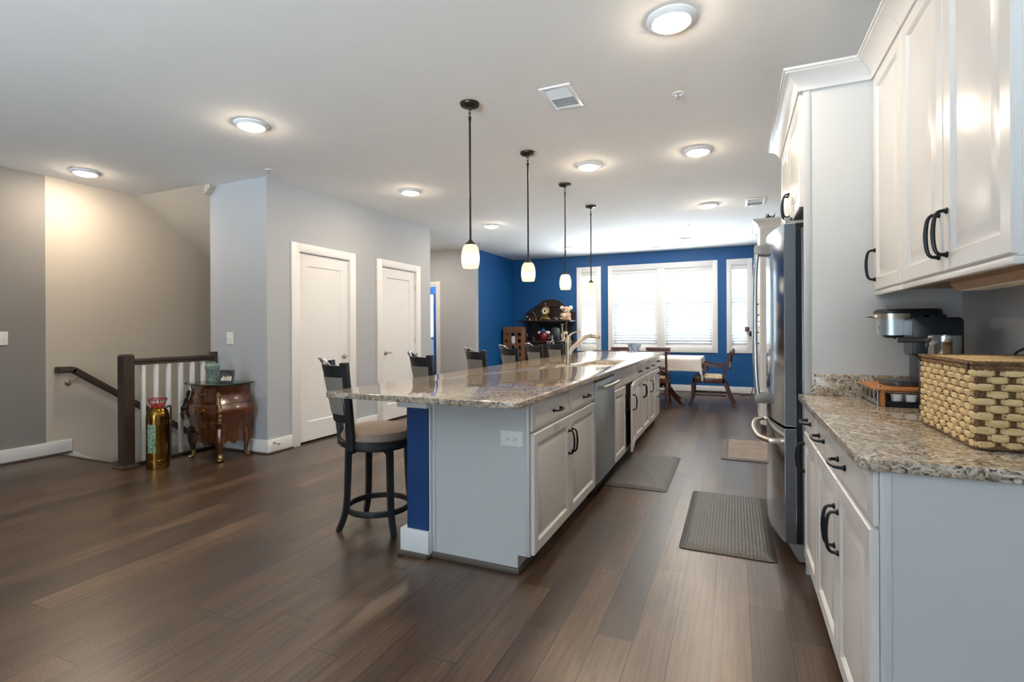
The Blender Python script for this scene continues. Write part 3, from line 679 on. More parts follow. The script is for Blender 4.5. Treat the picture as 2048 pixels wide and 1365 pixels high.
# outlet on the end panel
def plate(name, label, cat, Mx, w_, h_, toggles, kind):
    t = thing(name, label, cat, Mx @ Vector((w_/2, h_/2, 0)))
    mb = MB(Mx); mb.loft([ring(w_, h_, i, d) for i, d in ((0, 0), (0, .003), (.004, .006), (.01, .0065))]); obj('cover_plate', mb, M['plate'], t)
    for (u, v) in toggles:
        if kind == 'outlet':
            f = MB(Mx); f.lathe([(0, .0060), (.016, .0060), (.0165, .0075), (.015, .0085), (0, .0085)], 22, (u, v, 0)); fo = obj('socket', f, M['plate'], t)
            s = MB(Mx)
            for dv in (-.006, .006): s.box(u-.007, u+.001, v+dv-.0011, v+dv+.0011, .0084, .0089)
            s.lathe([(0, .0084), (.0026, .0084), (.0026, .009), (0, .009)], 10, (u+.008, v, 0)); obj('slot', s, M['slot'], fo)
        else:
            s = MB(Mx); s.box(u-.006, u+.006, v-.012, v+.012, .006, .0075).bar((u, v-.002, .006), (u, v+.006, .016), .006, .008, b=.001); obj('toggle', s, M['plate'], t)
            for dv in (-.03, .03): obj('screw', MB(Mx).lathe([(0, .006), (.0025, .006), (.0025, .0075), (0, .0075)], 8, (u, v+dv, 0)), M['slot'], t)
plate('wall_outlet', 'white double outlet plate mounted sideways on the island end panel', 'outlet', AX['-y']((-1.092, 2.334, .632)), .123, .078, [(.043, .039), (.082, .039)], 'outlet')
plate('light_switch', 'white two-toggle switch plate on the grey wall above the walnut chest', 'light switch', AX['-y']((-4.80, YP1, 1.080)), .094, .124, [(.030, .062), (.062, .062)], 'switch')
plate('light_switch', 'white switch plate on the dark grey wall at the left edge', 'light switch', AX['x']((XL, 2.33, 1.098)), .088, .124, [(.030, .062), (.062, .062)], 'switch')
ds = thing('door_stop', 'small spring door stop on the baseboard left of the first white door', 'door stop', (XP+.016, 3.668, .10))
obj('stop_rod', MB().tube([(XP+.016, 3.668, .10), (XP+.085, 3.668, .096)], .005, 8).lathe([(0, 0), (.012, 0), (.012, .004), (0, .004)], 12, (XP+.016, 3.668, .10), 'x').tube([(XP+.085, 3.668, .096), (XP+.10, 3.668, .095)], .008, 8), M['nickel'], ds)

# ---------------------------------------------------------------- right-hand run
RF = .310
def right_unit(y0, y1, label):
    t = thing('base_cabinet', label, 'cabinet', (.63, (y0+y1)/2, 0))
    obj('cabinet_body', MB().prism([(.932, 0), (.40, 0), (.40, .09), (RF+.021, .09), (RF+.021, .8645), (.932, .8645)], 'y', y0, y1), M['cab'], t)
    return t
R1 = right_unit(1.548, 2.462, 'white base cabinet at the right front with a wide two-handled drawer over paired doors')
cabinet_front(R1, '-x', RF+.02, 1.540, 2.456, .722, .862, 'drawer', [(1.90, .79, False), (2.30, .79, False)])
cabinet_front(R1, '-x', RF+.02, 1.540, 1.995, .095, .712, 'door', [(1.965, .545, True)])
cabinet_front(R1, '-x', RF+.02, 2.001, 2.456, .095, .712, 'door', [(2.031, .545, True)])
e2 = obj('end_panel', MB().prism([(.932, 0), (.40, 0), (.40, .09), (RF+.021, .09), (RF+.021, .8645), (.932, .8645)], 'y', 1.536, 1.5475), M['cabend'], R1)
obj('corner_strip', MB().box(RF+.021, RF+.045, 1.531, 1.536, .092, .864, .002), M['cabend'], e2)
R2 = right_unit(2.466, 2.878, 'narrow white base cabinet between the fridge panel and the wider cabinet')
cabinet_front(R2, '-x', RF+.02, 2.470, 2.872, .722, .862, 'drawer', [(2.67, .79, False)])
cabinet_front(R2, '-x', RF+.02, 2.470, 2.872, .095, .712, 'door', [(2.842, .59, True)])
rt_ = thing('side_worktop', 'veined quartz worktop on the right-hand cabinets with a short backsplash', 'worktop', (.61, 2.2, C-.03))
slab('slab', (.287, .934, 1.520, 2.8785), [], C-.03, C, (.025, .004, .004, .004), M['quartz'], rt_)
obj('backsplash', MB().box(.342, .934, 2.859, 2.8785, C, C+.104, .003).box(.915, .934, 1.52, 2.859, C, C+.104, .003), M['quartz'], rt_)
def crown(path, closed_ends=True):
    """cove crown moulding swept along an xy path; outward is to the left of travel"""
    prof = [(0, 2.395), (.006, 2.395), (.008, 2.408), (.012, 2.418), (.020, 2.432), (.034, 2.450), (.052, 2.464), (.066, 2.470), (.066, 2.478), (.074, 2.480), (.074, 2.492), (0, 2.492)]
    P = [Vector((x, y)) for x, y in path]; loops = []
    for i, p in enumerate(P):
        ns = []
        if i > 0: d = (P[i]-P[i-1]).normalized(); ns.append(Vector((-d.y, d.x)))
        if i < len(P)-1: d = (P[i+1]-P[i]).normalized(); ns.append(Vector((-d.y, d.x)))
        if len(ns) == 2: m = (ns[0]+ns[1]); m = m/(m.dot(ns[0])) 
        else: m = ns[0]
        loops.append([(p.x+m.x*o, p.y+m.y*o, z) for o, z in prof])
    return MB().loft(loops)
UF = .620
def upper(y0, y1, label):
    t = thing('wall_cabinet', label, 'cabinet', (.78, (y0+y1)/2, 1.385))
    obj('cabinet_body', MB().box(UF, .932, y0, y1, 1.405, 2.41), M['cab'], t)
    obj('underside', MB().box(UF+.02, .932, y0+.002, y1-.002, 1.398, 1.4055), M['cabin'], t)
    obj('light_rail', MB().box(UF-.018, UF+.006, y0, y1, 1.372, 1.392, .004).box(UF-.008, UF+.012, y0, y1, 1.392, 1.406, .003), M['cab'], t)
    return t
U1 = upper(1.572, 2.430, 'large white wall cabinet with two tall panelled doors above the woven basket')
cabinet_front(U1, '-x', UF, 1.574, 1.998, 1.398, 2.392, 'door', [(1.968, 1.515, True)])
cabinet_front(U1, '-x', UF, 2.004, 2.428, 1.398, 2.392, 'door', [(2.034, 1.515, True)])
obj('crown_moulding', crown([(UF-.02, 1.572), (UF-.02, 2.4305)]), M['cab'], U1)
U2 = upper(2.432, 2.878, 'narrow white wall cabinet with one panelled door beside the tall fridge panel')
cabinet_front(U2, '-x', UF, 2.436, 2.872, 1.398, 2.392, 'door', [(2.842, 1.515, True)])
obj('crown_moulding', crown([(UF-.02, 2.4315), (UF-.02, 2.877)]), M['cab'], U2)
ul = thing('under_cabinet_light', 'long beige under-cabinet light fixture mounted above the basket', 'light fixture', (.76, 1.95, 1.35))
obj('housing', MB().prism([(.70, 1.398), (.70, 1.375), (.715, 1.352), (.80, 1.352), (.83, 1.375), (.83, 1.398)], 'y', 1.60, 2.27), M['cabin'], ul)
obj('lens', MB().box(.72, .795, 1.62, 2.25, 1.349, 1.3525, .001), M['plate'], ul)
# fridge surround
FE = thing('fridge_surround', 'tall white refrigerator surround with a bridge cabinet and crown moulding', 'cabinet', (.62, 3.45, 0))
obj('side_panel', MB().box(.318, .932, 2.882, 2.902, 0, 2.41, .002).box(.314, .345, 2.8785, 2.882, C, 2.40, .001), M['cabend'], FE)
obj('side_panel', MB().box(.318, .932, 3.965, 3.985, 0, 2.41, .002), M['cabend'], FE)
obj('cabinet_body', MB().box(.318, .932, 2.902, 3.965, 1.84, 2.41), M['cab'], FE)
for a, b_, hy in ((2.908, 3.430, 3.402), (3.436, 3.960, 3.464)):
    cabinet_front(FE, '-x', .318, a, b_, 1.83, 2.392, 'door', [(hy, 1.945, True)])
obj('crown_moulding', crown([(.60, 2.8785), (.298, 2.8785), (.298, 3.985), (.932, 3.985)]), M['cab'], FE)
# ================================================================ REFRIGERATOR
fr = thing('refrigerator', 'stainless steel french door refrigerator with bottom freezer drawer', 'refrigerator', (.6, 3.435, 0))
fy0, fy1 = 2.985, 3.895; fm = (fy0+fy1)/2
obj('fridge_body', MB().box(.315, .925, fy0+.015, fy1-.015, .04, 1.745, .006), M['steelgrey'], fr)
obj('gasket', MB().box(.288, .316, fy0+.02, fy1-.02, .10, 1.74), M['blackplastic'], fr)
def bow(y): return .235-.058*(1-((y-fm)/((fy1-fy0)/2))**2)
def fdoor(name, y0, y1, z0, z1, par=fr):
    n = 14; P = [(bow(y0+(y1-y0)*k/n), y0+(y1-y0)*k/n) for k in range(n+1)]
    poly = [(.288, y1), (.288, y0)]+P
    return obj(name, MB().prism(poly, 'z', z0, z1), M['steel'], par)
da = fdoor('door', fy0, fm-.003, .712, 1.765); db = fdoor('door', fm+.003, fy1, .712, 1.765); dc = fdoor('freezer_drawer', fy0, fy1, .105, .698)
for d, a, b_, z0, z1 in ((da, fy0, None, .712, 1.765), (dc, fy0, None, .105, .698)):
    obj('side_trim', MB().box(bow(fy0)+.003, .2865, fy0-.0015, fy0+.001, z0+.003, z1-.003), M['steelgrey'], d)
for d, y in ((da, fm-.036), (db, fm+.036)):
    x = bow(y); hb = MB().tube(cr([(x-.050, y, .80), (x-.062, y, .95), (x-.066, y, 1.24), (x-.062, y, 1.54), (x-.050, y, 1.69)], 6), .0135, 12)
    h = obj('handle', hb, M['steel'], d)
    for z in (.80, 1.69):
        s = 1 if z < 1 else -1; cp = MB()
        cp.loft([[(x+.004, y+sy*.013, z-.03) for sy in (-1, 1)]+[(x+.004, y+sy*.013, z+.035) for sy in (1, -1)], [(x-.066, y+sy*.016, z-.026-.004*s) for sy in (-1, 1)]+[(x-.066, y+sy*.016, z+.026-.004*s) for sy in (1, -1)]], b=.004)
        obj('handle_cap', cp, M['handlegrey'], h)
hb = [(bow(y)-(.075 if 0 < i < 8 else .045), y, .615) for i, y in enumerate([fy0+.07+(fy1-fy0-.14)*k/8 for k in range(9)])]
h = obj('handle', MB().tube(cr(hb, 4), .0135, 12), M['nickel'], dc)
for y in (fy0+.075, fy1-.075): obj('handle_cap', MB().bar((bow(y)+.01, y, .615), (bow(y)-.055, y, .615), .03, .026, b=.004), M['nickel'], h)
for y in (fy0+.045, fy1-.045): obj('hinge_cover', MB().box(.26, .40, y-.03, y+.03, 1.7655, 1.782, .004).lathe([(0, 1.7655), (.018, 1.7655), (.018, 1.80), (.012, 1.803), (0, 1.803)], 16, (.262, y, 0)), M['handlegrey'], fr)
obj('base_grille', MB().prism([(.25, .10), (.30, .012), (.33, .012), (.33, .10)], 'y', fy0+.01, fy1-.01), M['handlegrey'], fr)
for x_ in (.33, .84):
    for y_ in (fy0+.06, fy1-.06): obj('foot', MB().lathe([(0, 0), (.028, 0), (.028, .012), (.014, .016), (.014, .04), (0, .04)], 16, (x_, y_, 0)), M['black'], fr)
# far tall pantry cabinet with a plant on top
pc = thing('pantry_cabinet', 'tall white pantry cabinet beyond the fridge, crown moulding on top', 'cabinet', (.6, 6.96, 0))
obj('cabinet_body', MB().prism([(.932, 0), (.36, 0), (.36, .09), (.291, .09), (.291, 2.41), (.932, 2.41)], 'y', 6.60, 7.32), M['cabend'], pc)
for a, b_ in ((6.604, 6.957), (6.963, 7.316)):
    cabinet_front(pc, '-x', .291, a, b_, .095, 1.30, 'door', [(b_-.03 if a < 6.9 else a+.03, 1.10, True)])
    cabinet_front(pc, '-x', .291, a, b_, 1.306, 2.392, 'door', [(b_-.03 if a < 6.9 else a+.03, 1.45, True)])
obj('crown_moulding', crown([(.932, 6.60), (.270, 6.60), (.270, 7.32), (.932, 7.32)]), M['cab'], pc)
pl = thing('potted_plant', 'small green leafy plant on top of the far white pantry cabinet', 'plant', (.40, 6.80, 2.41))
obj('pot', MB().lathe([(0, 2.41), (.05, 2.41), (.065, 2.50), (.058, 2.50), (.05, 2.49), (0, 2.49)], 20, (.40, 6.80, 0)), M['pot'], pl)
lf = MB()
for k in range(34):
    a = random.uniform(0, 2*PI); l = random.uniform(.07, .13); e = random.uniform(.5, 1.2); c = Vector((.40, 6.80, 2.49)); d = Vector((math.cos(a)*math.cos(e), math.sin(a)*math.cos(e), math.sin(e)))
    s = d.cross(Vector((0, 0, 1))).normalized()*.012; m_ = c+d*l*.55; tip = c+d*l+Vector((0, 0, -.008)); up = s.cross(d).normalized()*.002
    lf.loft([[c+s*.3+up, c-s*.3+up, c-s*.3-up, c+s*.3-up], [m_+s+up, m_-s+up, m_-s-up, m_+s-up], [tip+s*.05+up, tip-s*.05+up, tip-s*.05-up, tip+s*.05-up]])
obj('leaves', lf, M['leaf'], pl)

# ================================================================ ON THE SIDE WORKTOP
# woven basket with lid
bk = thing('storage_basket', 'large lidded basket woven from pale flat leaf strips on the right worktop', 'basket', (.74, 1.95, C))
bx0, bx1, by0, by1, bz0, bz1 = .592, .895, 1.742, 2.165, C, C+.222
obj('liner', MB().box(bx0+.008, bx1-.008, by0+.008, by1-.008, bz0+.002, bz1-.004), M['rope'], bk)
wv, rp = MB(), MB()
def weave(p0, du, L, nrm):
    nc = round(L/.0305); nr = 11; cw = L/nc; rh = (bz1-bz0-.012)/nr
    p0, du, nrm = Vector(p0), Vector(du), Vector(nrm); up = Vector((0, 0, 1))
    for i in range(nc):
        for j in range(nr):
            if (i+j) % 2 == 0:
                jit = random.uniform(-.0015, .0015); c = p0+du*((i+.5)*cw+jit)+up*(.006+(j+.5)*rh); hw = cw*random.uniform(.74, .88); hh = rh*random.uniform(.47, .55)
                loops = []
                for u_, k, dep in ((-1, .75, -.003), (-.72, .95, .0055), (0, 1, .0095), (.72, .95, .0055), (1, .75, -.003)):
                    q = c+du*(u_*hw); loops.append([q+up*hh*k+nrm*(dep-.002), q+up*hh*k*.5+nrm*(dep+.001), q-up*hh*k*.5+nrm*(dep+.001), q-up*hh*k+nrm*(dep-.002), q-up*hh*k*.6-nrm*.006, q+up*hh*k*.6-nrm*.006])
                wv.loft(loops)
    for i in range(nc+1):
        c = p0+du*(i*cw); pts = []
        for s in (0, PI):
            pts = [c+du*(.0035*math.cos(q*2.4+s))+nrm*(.001+.003*math.sin(q*2.4+s))+up*(.004+(bz1-bz0-.008)*q/22) for q in range(23)]
            rp.tube(pts, .0034, 5)
weave((bx0, by0, bz0), (0, 1, 0), by1-by0, (-1, 0, 0)); weave((bx0, by0, bz0), (1, 0, 0), bx1-bx0, (0, -1, 0))
weave((bx1, by0, bz0), (0, 1, 0), by1-by0, (1, 0, 0)); weave((bx0, by1, bz0), (1, 0, 0), bx1-bx0, (0, 1, 0))
obj('woven_side', wv, M['wicker'], bk); obj('stake', rp, M['rope'], bk)
def braid(loop, r, tw=1.0):
    mb = MB(); P = cr(loop, 26, True); n = len(P)
    for s in (0, PI):
        mb.tube([p+Vector((math.cos(i*tw+s)*r*.55, math.cos(i*tw+s)*r*.55, math.sin(i*tw+s)*r*.6)) for i, p in enumerate(P)], r*.62, 6, True)
    return mb
rect = lambda o, z: [(bx0-o, by0-o, z), ((bx0+bx1)/2, by0-o, z), (bx1+o, by0-o, z), (bx1+o, (by0+by1)/2, z), (bx1+o, by1+o, z), ((bx0+bx1)/2, by1+o, z), (bx0-o, by1+o, z), (bx0-o, (by0+by1)/2, z)]
def braidrect(o, z, r):
    mb = MB(); cs = [(bx0-o, by0-o), (bx1+o, by0-o), (bx1+o, by1+o), (bx0-o, by1+o)]
    for (a, b_), (c, d) in zip(cs, cs[1:]+cs[:1]):
        L = math.hypot(c-a, d-b_); n = int(L/.006); nx, ny = (b_-d)/L, (c-a)/L
        for s in (0, 2*PI/3, 4*PI/3):
            mb.tube([(a+(c-a)*k/n+nx*r*.5*math.cos(k*.9+s), b_+(d-b_)*k/n+ny*r*.5*math.cos(k*.9+s), z+r*.5*math.sin(k*.9+s)) for k in range(n+1)], r*.6, 5)
    return mb
obj('rim', braidrect(.004, bz1-.003, .0075), M['rope'], bk); obj('base_rim', braidrect(.003, bz0+.008, .006), M['rope'], bk)
lid = MB(); nx, ny = 10, 14
for i in range(nx):
    for j in range(ny):
        x = bx0+(bx1-bx0)*(i+.5)/nx; y = by0+(by1-by0)*(j+.5)/ny; hx, hy = (bx1-bx0)/nx, (by1-by0)/ny
        q = (i+j) % 2; ax, ay = (hx*.62, hy*.42) if q else (hx*.42, hy*.62)
        L = lambda k, z: [(x-ax*k, y-ay*k, z), (x+ax*k, y-ay*k, z), (x+ax*k, y+ay*k, z), (x-ax*k, y+ay*k, z)]
        lid.loft([L(1, bz1+.004), L(.96, bz1+.010), L(.6, bz1+.013)])
ld = obj('lid', lid, M['wicker'], bk)
obj('lid_edge', braidrect(.006, bz1+.010, .006), M['rope'], ld)
obj('lid_board', MB().box(bx0, bx1, by0, by1, bz1+.002, bz1+.008), M['rope'], ld)
for y in (by0+.015, by1-.015): obj('cord_loop', MB().tube([(bx0-.010+.003*math.cos(q), y, bz1+.002+.010*math.sin(q)) for q in [2*PI*k/12 for k in range(12)]], .0025, 6, True), M['cordblack'], ld)
# pod drawer
pdw = thing('pod_drawer', 'low coffee pod holder with chrome wire sides and orange beech top under the coffee maker', 'drawer rack', (.69, 2.69, C))
px0, px1, py0, py1 = .545, .86, 2.545, 2.845; zt = C+.066
obj('wood_top', MB().box(px0-.012, px1, py0-.008, py1+.006, zt, zt+.014, .004), M['board'], pdw)
wr = MB()
for y in (py0, py1):
    wr.tube([(px0, y, C), (px0, y, zt)], .0042, 8).tube([(px1-.01, y, C), (px1-.01, y, zt)], .0042, 8)
for y in (py0, py1): wr.tube([(px0, y, zt-.004), (px1-.01, y, zt-.004)], .003, 6)
for z in (C+.010, C+.018, zt-.004): wr.tube([(px0, py0, z), (px0, py1, z)], .0025, 6)
for k in range(1, 8):
    y = py0+(py1-py0)*k/8; wr.tube([(px0, y, C+.018), (px0-.002, y+.012*(1 if k % 2 else -1), C+.045), (px0, y, zt-.004)], .0022, 6)
obj('wire_frame', wr, M['chrome'], pdw)
obj('drawer_tray', MB().box(px0+.03, px1-.02, py0-.002, py1-.01, C+.002, C+.014).box(px0+.024, px0+.03, py0-.002, py1-.01, C+.002, zt-.006).box(px0+.03, px1-.02, py0-.002, py0+.002, C+.014, C+.024), M['blackplastic'], pdw)
obj('side_stile', MB().box(px0+.008, px0+.024, py0-.004, py0+.016, C, zt, .002), M['board'], pdw)
for y in (py0+.012, py1-.012): obj('screw_cap', MB().lathe([(0, zt+.014), (.007, zt+.014), (.006, zt+.020), (0, zt+.021)], 12, (px0+.006, y, 0)), M['chrome'], pdw)
for i, (x, y) in enumerate(((.615, 2.575), (.662, 2.565), (.640, 2.625))):
    q = MB().lathe([(0, C+.014), (.0165, C+.014), (.0215, C+.050), (.0245, C+.051), (.0245, C+.053), (0, C+.0535)], 20, (x, y, 0))
    lab(obj('coffee_pod', q, M['plate']), ('white coffee pod in the low rack, left one behind the chrome wire', 'white coffee pod in the low rack, right one beside the basket', 'white coffee pod in the low rack, standing behind the other two')[i], 'coffee pod', 'coffee pods in the low rack')
# coffee maker, facing -x
cz = zt+.014
cm = thing('coffee_maker', 'dark blue-black single-serve coffee maker with steel brew head on the wooden rack', 'coffee maker', (.70, 2.68, cz))
def rrect(x0, x1, y0, y1, r, n=5):
    P = []
    for cx, cyy, a0 in ((x1-r, y1-r, 0), (x0+r, y1-r, PI/2), (x0+r, y0+r, PI), (x1-r, y0+r, 1.5*PI)):
        P += [(cx+r*math.cos(a0+k*PI/2/n), cyy+r*math.sin(a0+k*PI/2/n)) for k in range(n+1)]
    return P
yc0, yc1 = 2.615, 2.755
obj('drip_tray', MB().prism(rrect(.585, .72, yc0-.02, yc1+.02, .05), 'z', cz, cz+.020, .004).prism(rrect(.60, .705, yc0-.005, yc1+.005, .045), 'z', cz+.020, cz+.0225), M['traygrey'], cm)
obj('column', MB().prism(rrect(.70, .80, yc0, yc1, .02), 'z', cz, cz+.30), M['blackplastic'], cm)
bh = obj('brew_head', MB().prism(rrect(.56, .80, yc0, yc1, .065, 8), 'z', 1.19, 1.262), M['steelv'], cm)
obj('head_lid', MB().loft([[(x, y, z) for x, y in rrect(.560+i, .80-i*.5, yc0+i, yc1-i, .064, 8)] for i, z in ((0, 1.262), (.0, 1.285), (.004, 1.296), (.014, 1.302))]), M['blackplastic'], cm)
obj('chrome_band', MB().prism(rrect(.557, .72, yc0-.003, yc1+.003, .066, 8), 'z', 1.258, 1.282), M['nickel'], cm)
obj('lift_handle', MB().loft([[(.565, yc0+.03, 1.262), (.565, yc1-.03, 1.262), (.565, yc1-.03, 1.280), (.565, yc0+.03, 1.280)], [(.530, yc0+.05, 1.268), (.530, yc1-.05, 1.268), (.530, yc1-.05, 1.273), (.530, yc0+.05, 1.273)]], b=.003), M['nickel'], cm)
obj('brew_spout', MB().lathe([(0, 1.178), (.035, 1.178), (.045, 1.186), (.045, 1.191), (0, 1.191)], 24, (.635, 2.685, 0)).lathe([(0, 1.172), (.004, 1.172), (.004, 1.18), (0, 1.18)], 10, (.635, 2.685, 0)), M['blackplastic'], cm)
obj('side_shell', MB().prism(rrect(.66, .80, yc0-.002, yc1+.002, .02), 'z', 1.19, 1.258), M['blackplastic'], cm)
obj('water_tank', MB().loft([[(x, y, z) for x, z in rrect(.650, .812, 1.105, 1.262, .016, 5)] for y in (2.50, 2.612)], b=.004), M['blackplastic'], cm)
obj('frother_base', MB().prism(rrect(.66, .835, 2.40, 2.4985, .03), 'z', C+.0005, 1.100, .004), M['blackplastic'], cm)
tx = bpy.data.curves.new('mark', 'FONT'); tx.body = 'K'; tx.size = .022; tx.extrude = .0004; tx.align_x = 'CENTER'
to = bpy.data.objects.new('tmp', tx); S.collection.objects.link(to); bpy.context.view_layer.update()
mb = MB(); me = bpy.data.meshes.new_from_object(to.evaluated_get(bpy.context.evaluated_depsgraph_get())); mb.bm.from_mesh(me); bpy.data.objects.remove(to)
for v in mb.bm.verts: v.co = Vector((.5695-v.co.z, 2.645-v.co.x, v.co.y+1.215))
obj('emblem', mb, M['slot'], bh, fix=False)
mf = thing('milk_frother_cup', 'small stainless steel cup with a straight side handle beside the coffee maker', 'cup', (.745, 2.448, 1.1005))
obj('cup', MB().lathe([(0, 1.1005), (.050, 1.1005), (.0525, 1.105), (.0525, 1.190), (.0545, 1.192), (.0515, 1.193), (.0505, 1.108), (0, 1.107)], 36, (.735, 2.448, 0)), M['steel'], mf)
obj('handle', MB().tube([(.686, 2.448, 1.170), (.66, 2.448, 1.1735), (.605, 2.448, 1.1735), (.588, 2.448, 1.1735)], .011, 14).box(.676, .690, 2.440, 2.456, 1.145, 1.181, .003), M['steelgrey'], mf)
pcd = thing('appliance_cable', 'black power cord and plug behind the woven basket on the right', 'cord', (.88, 2.18, C))
obj('cord', MB().tube(cr([(.85, 2.225, C+.003), (.845, 2.222, C+.12), (.85, 2.218, C+.225), (.865, 2.205, C+.253), (.888, 2.19, C+.258)], 6), .004, 8), M['cordblack'], pcd)
obj('plug', MB().bar((.874, 2.196, C+.256), (.93, 2.17, C+.252), .02, .016, b=.004), M['cordblack'], pcd)

# ================================================================ FLOOR MATS
def mat_(x0, x1, y0, y1, label, m, edge=None, h=.019):
    t = thing('floor_mat', label, 'mat', ((x0+x1)/2, (y0+y1)/2, 0))
    L = lambda i, z: [(x, y, z) for x, y in rrect(x0+i, x1-i, y0+i, y1-i, max(.006, .03-i*.5), 4)]
    if not edge: obj('mat_pad', MB().loft([L(0, 0), L(0, .005), L(.012, .009), L(.045, h-.001), L(.06, h)]), m, t)
    else:
        obj('mat_border', MB().loft([L(0, 0), L(0, .006), L(.012, .011), L(.04, .012)]), edge, t)
        obj('mat_print', MB().box(x0+.06, x1-.06, y0+.06, y1-.06, .0118, .0128), m, t)
mat_(-.955, -.470, 3.912, 5.01, 'dark textured rubber mat in front of the dishwasher and sink', M['mat'])
mat_(-.292, .198, 2.955, 4.03, 'grey textured rubber mat on the floor in front of the fridge', M['mat'])
mat_(-.124, .40, 5.11, 6.085, 'faded grey mat with a charcoal border beyond the fridge', M['mat2'], M['matedge'])

# ================================================================ STAIR, RAILING
stt = thing('staircase', 'stairs going down beside the left wall behind the dark newel post', 'stairs', (-5.55, 2.80, 0))
for k in range(7):
    y = 2.80+.255*k; z = -.185*k
    if k: obj('tread', MB().box(XL+.02, XB-.005 if y > 3.3 else -4.995, y-.02, y+.255, z-.03, z, .006), M['newel'], stt)
    obj('riser', MB().box(XL+.02, XB-.005 if y > 3.5 else -4.995, y+.003, y+.016, z-.185, z-.0305), M['trim'], stt)
obj('nosing', MB().box(XL+.02, -4.995, 2.775, 2.815, -.028, .006, .006), M['newel'], stt)
obj('skirt_board', MB().prism([(2.81, -.02), (2.90, .012), (2.92, .01), (4.60, -1.21), (4.60, -1.55), (2.81, -.26)], 'x', XL+.001, XL+.018), M['trim'], stt)
rl = thing('stair_railing', 'dark wood newel post and guard rail with white square balusters at the stair', 'railing', (-4.99, 2.76, 0))
nx0, ny0 = -5.035, 2.72
obj('newel_post', MB().loft([[(nx0+i, ny0+i, z), (nx0+.09-i, ny0+i, z), (nx0+.09-i, ny0+.09-i, z), (nx0+i, ny0+.09-i, z)] for i, z in ((0, .02), (0, 1.000), (.012, 1.014))]), M['newel'], rl)
obj('post_base', MB().loft([[(nx0-i, ny0-i, z), (nx0+.09+i, ny0-i, z), (nx0+.09+i, ny0+.09+i, z), (nx0-i, ny0+.09+i, z)] for i, z in ((.03, 0), (.03, .010), (.014, .024), (.004, .030), (.004, .034))]), M['newel'], rl)
obj('top_rail', MB().box(-5.018, -4.962, ny0+.09, 3.575, .915, .935, .003).box(-5.024, -4.956, ny0+.09, 3.575, .935, .972, .008), M['newel'], rl)
obj('half_post', MB().box(-5.03, -4.945, 3.575, 3.6085, .0, 1.004, .004), M['newel'], rl)
obj('bottom_rail', MB().box(-5.02, -4.955, ny0+.09, 3.575, .0, .03, .004), M['newel'], rl)
for y in (2.905, 3.020, 3.135, 3.252, 3.368, 3.482): obj('baluster', MB().box(-5.006, -4.974, y-.016, y+.016, .03, .915, .002), M['trim'], rl)
hr = thing('wall_handrail', 'dark wooden handrail sloping down the pale stairwell wall', 'handrail', (XL+.07, 2.9, .85))
a = Vector((XL+.075, 2.885, .838)); d = Vector((0, .655, -.473)).normalized()
sec = [(-.028, .02), (-.02, .03), (.02, .03), (.028, .02), (.028, -.012), (.02, -.03), (-.02, -.03), (-.028, -.012)]
obj('rail', MB().sweep([a, a+d*1.9], sec, side0=(1, 0, 0)).sweep([a+Vector((0, -.105, .004)), a+Vector((0, -.02, .004)), a+d*.02], sec, side0=(1, 0, 0)).box(XL+.001, XL+.10, 2.765, 2.81, .812, .872, .008), M['newel'], hr)
for k in (.05, 1.22):
    c = a+d*k; q = Vector((XL, c.y-.05, c.z-.105))
    obj('bracket', MB().lathe([(0, 0), (.030, 0), (.028, .006), (.012, .010), (0, .010)], 20, q, 'x').tube(cr([q, q+Vector((.045, .012, .004)), Vector((XL+.072, c.y, c.z-.055)), Vector((XL+.075, c.y, c.z-.030))], 5), .006, 8), M['nickel'], hr)

# brass fire extinguisher
ex, ey = -4.745, 2.885
fe = thing('fire_extinguisher', 'antique polished brass fire extinguisher with red ring handle by the newel post', 'fire extinguisher', (ex, ey, 0))
obj('tank', MB().lathe([(0, 0), (.082, 0), (.088, .004), (.089, .04), (.092, .044), (.092, .075), (.0885, .08), (.0885, .44), (.086, .475), (.076, .51), (.060, .534), (.048, .542), (0, .542)], 48, (ex, ey, 0)), M['brass'], fe)
obj('collar', MB().lathe([(0, .538), (.050, .538), (.050, .552), (.042, .560), (.036, .572), (0, .572)], 30, (ex, ey, 0)), M['red'], fe)
rg = MB().tube([(ex+.072*math.cos(q), ey+.072*math.sin(q), .612) for q in [2*PI*k/32 for k in range(32)]], .0052, 8, True)
for k in range(4):
    q = PI/4+k*PI/2; rg.tube([(ex+.043*math.cos(q), ey+.043*math.sin(q), .552), (ex+.072*math.cos(q), ey+.072*math.sin(q), .612)], .0045, 8)
obj('ring_handle', rg, M['red'], fe)
pq = MB(); av = math.atan2(-ey, -ex)
loops = []
for k in range(9):
    q = av-.95+.78*k/8; loops.append([(ex+r*math.cos(q), ey+r*math.sin(q), z) for r, z in ((.0886, .145), (.0895, .145), (.0895, .395), (.0886, .395))])
obj('label_plate', MB().loft(loops), M['plaque'], fe)
hs = MB(); q = av+1.25
hs.tube(cr([(ex+.07*math.cos(q), ey+.07*math.sin(q), .535), (ex+.098*math.cos(q), ey+.098*math.sin(q), .545), (ex+.102*math.cos(q), ey+.102*math.sin(q), .50), (ex+.100*math.cos(q), ey+.100*math.sin(q), .30), (ex+.100*math.cos(q), ey+.100*math.sin(q), .10)], 6), .0085, 8)
obj('hose', hs, M['slot'], fe)
obj('hose_bracket', MB().box(ex+.1*math.cos(q)-.012, ex+.1*math.cos(q)+.012, ey+.1*math.sin(q)-.012, ey+.1*math.sin(q)+.012, .39, .42, .003), M['oldbrass'], fe)

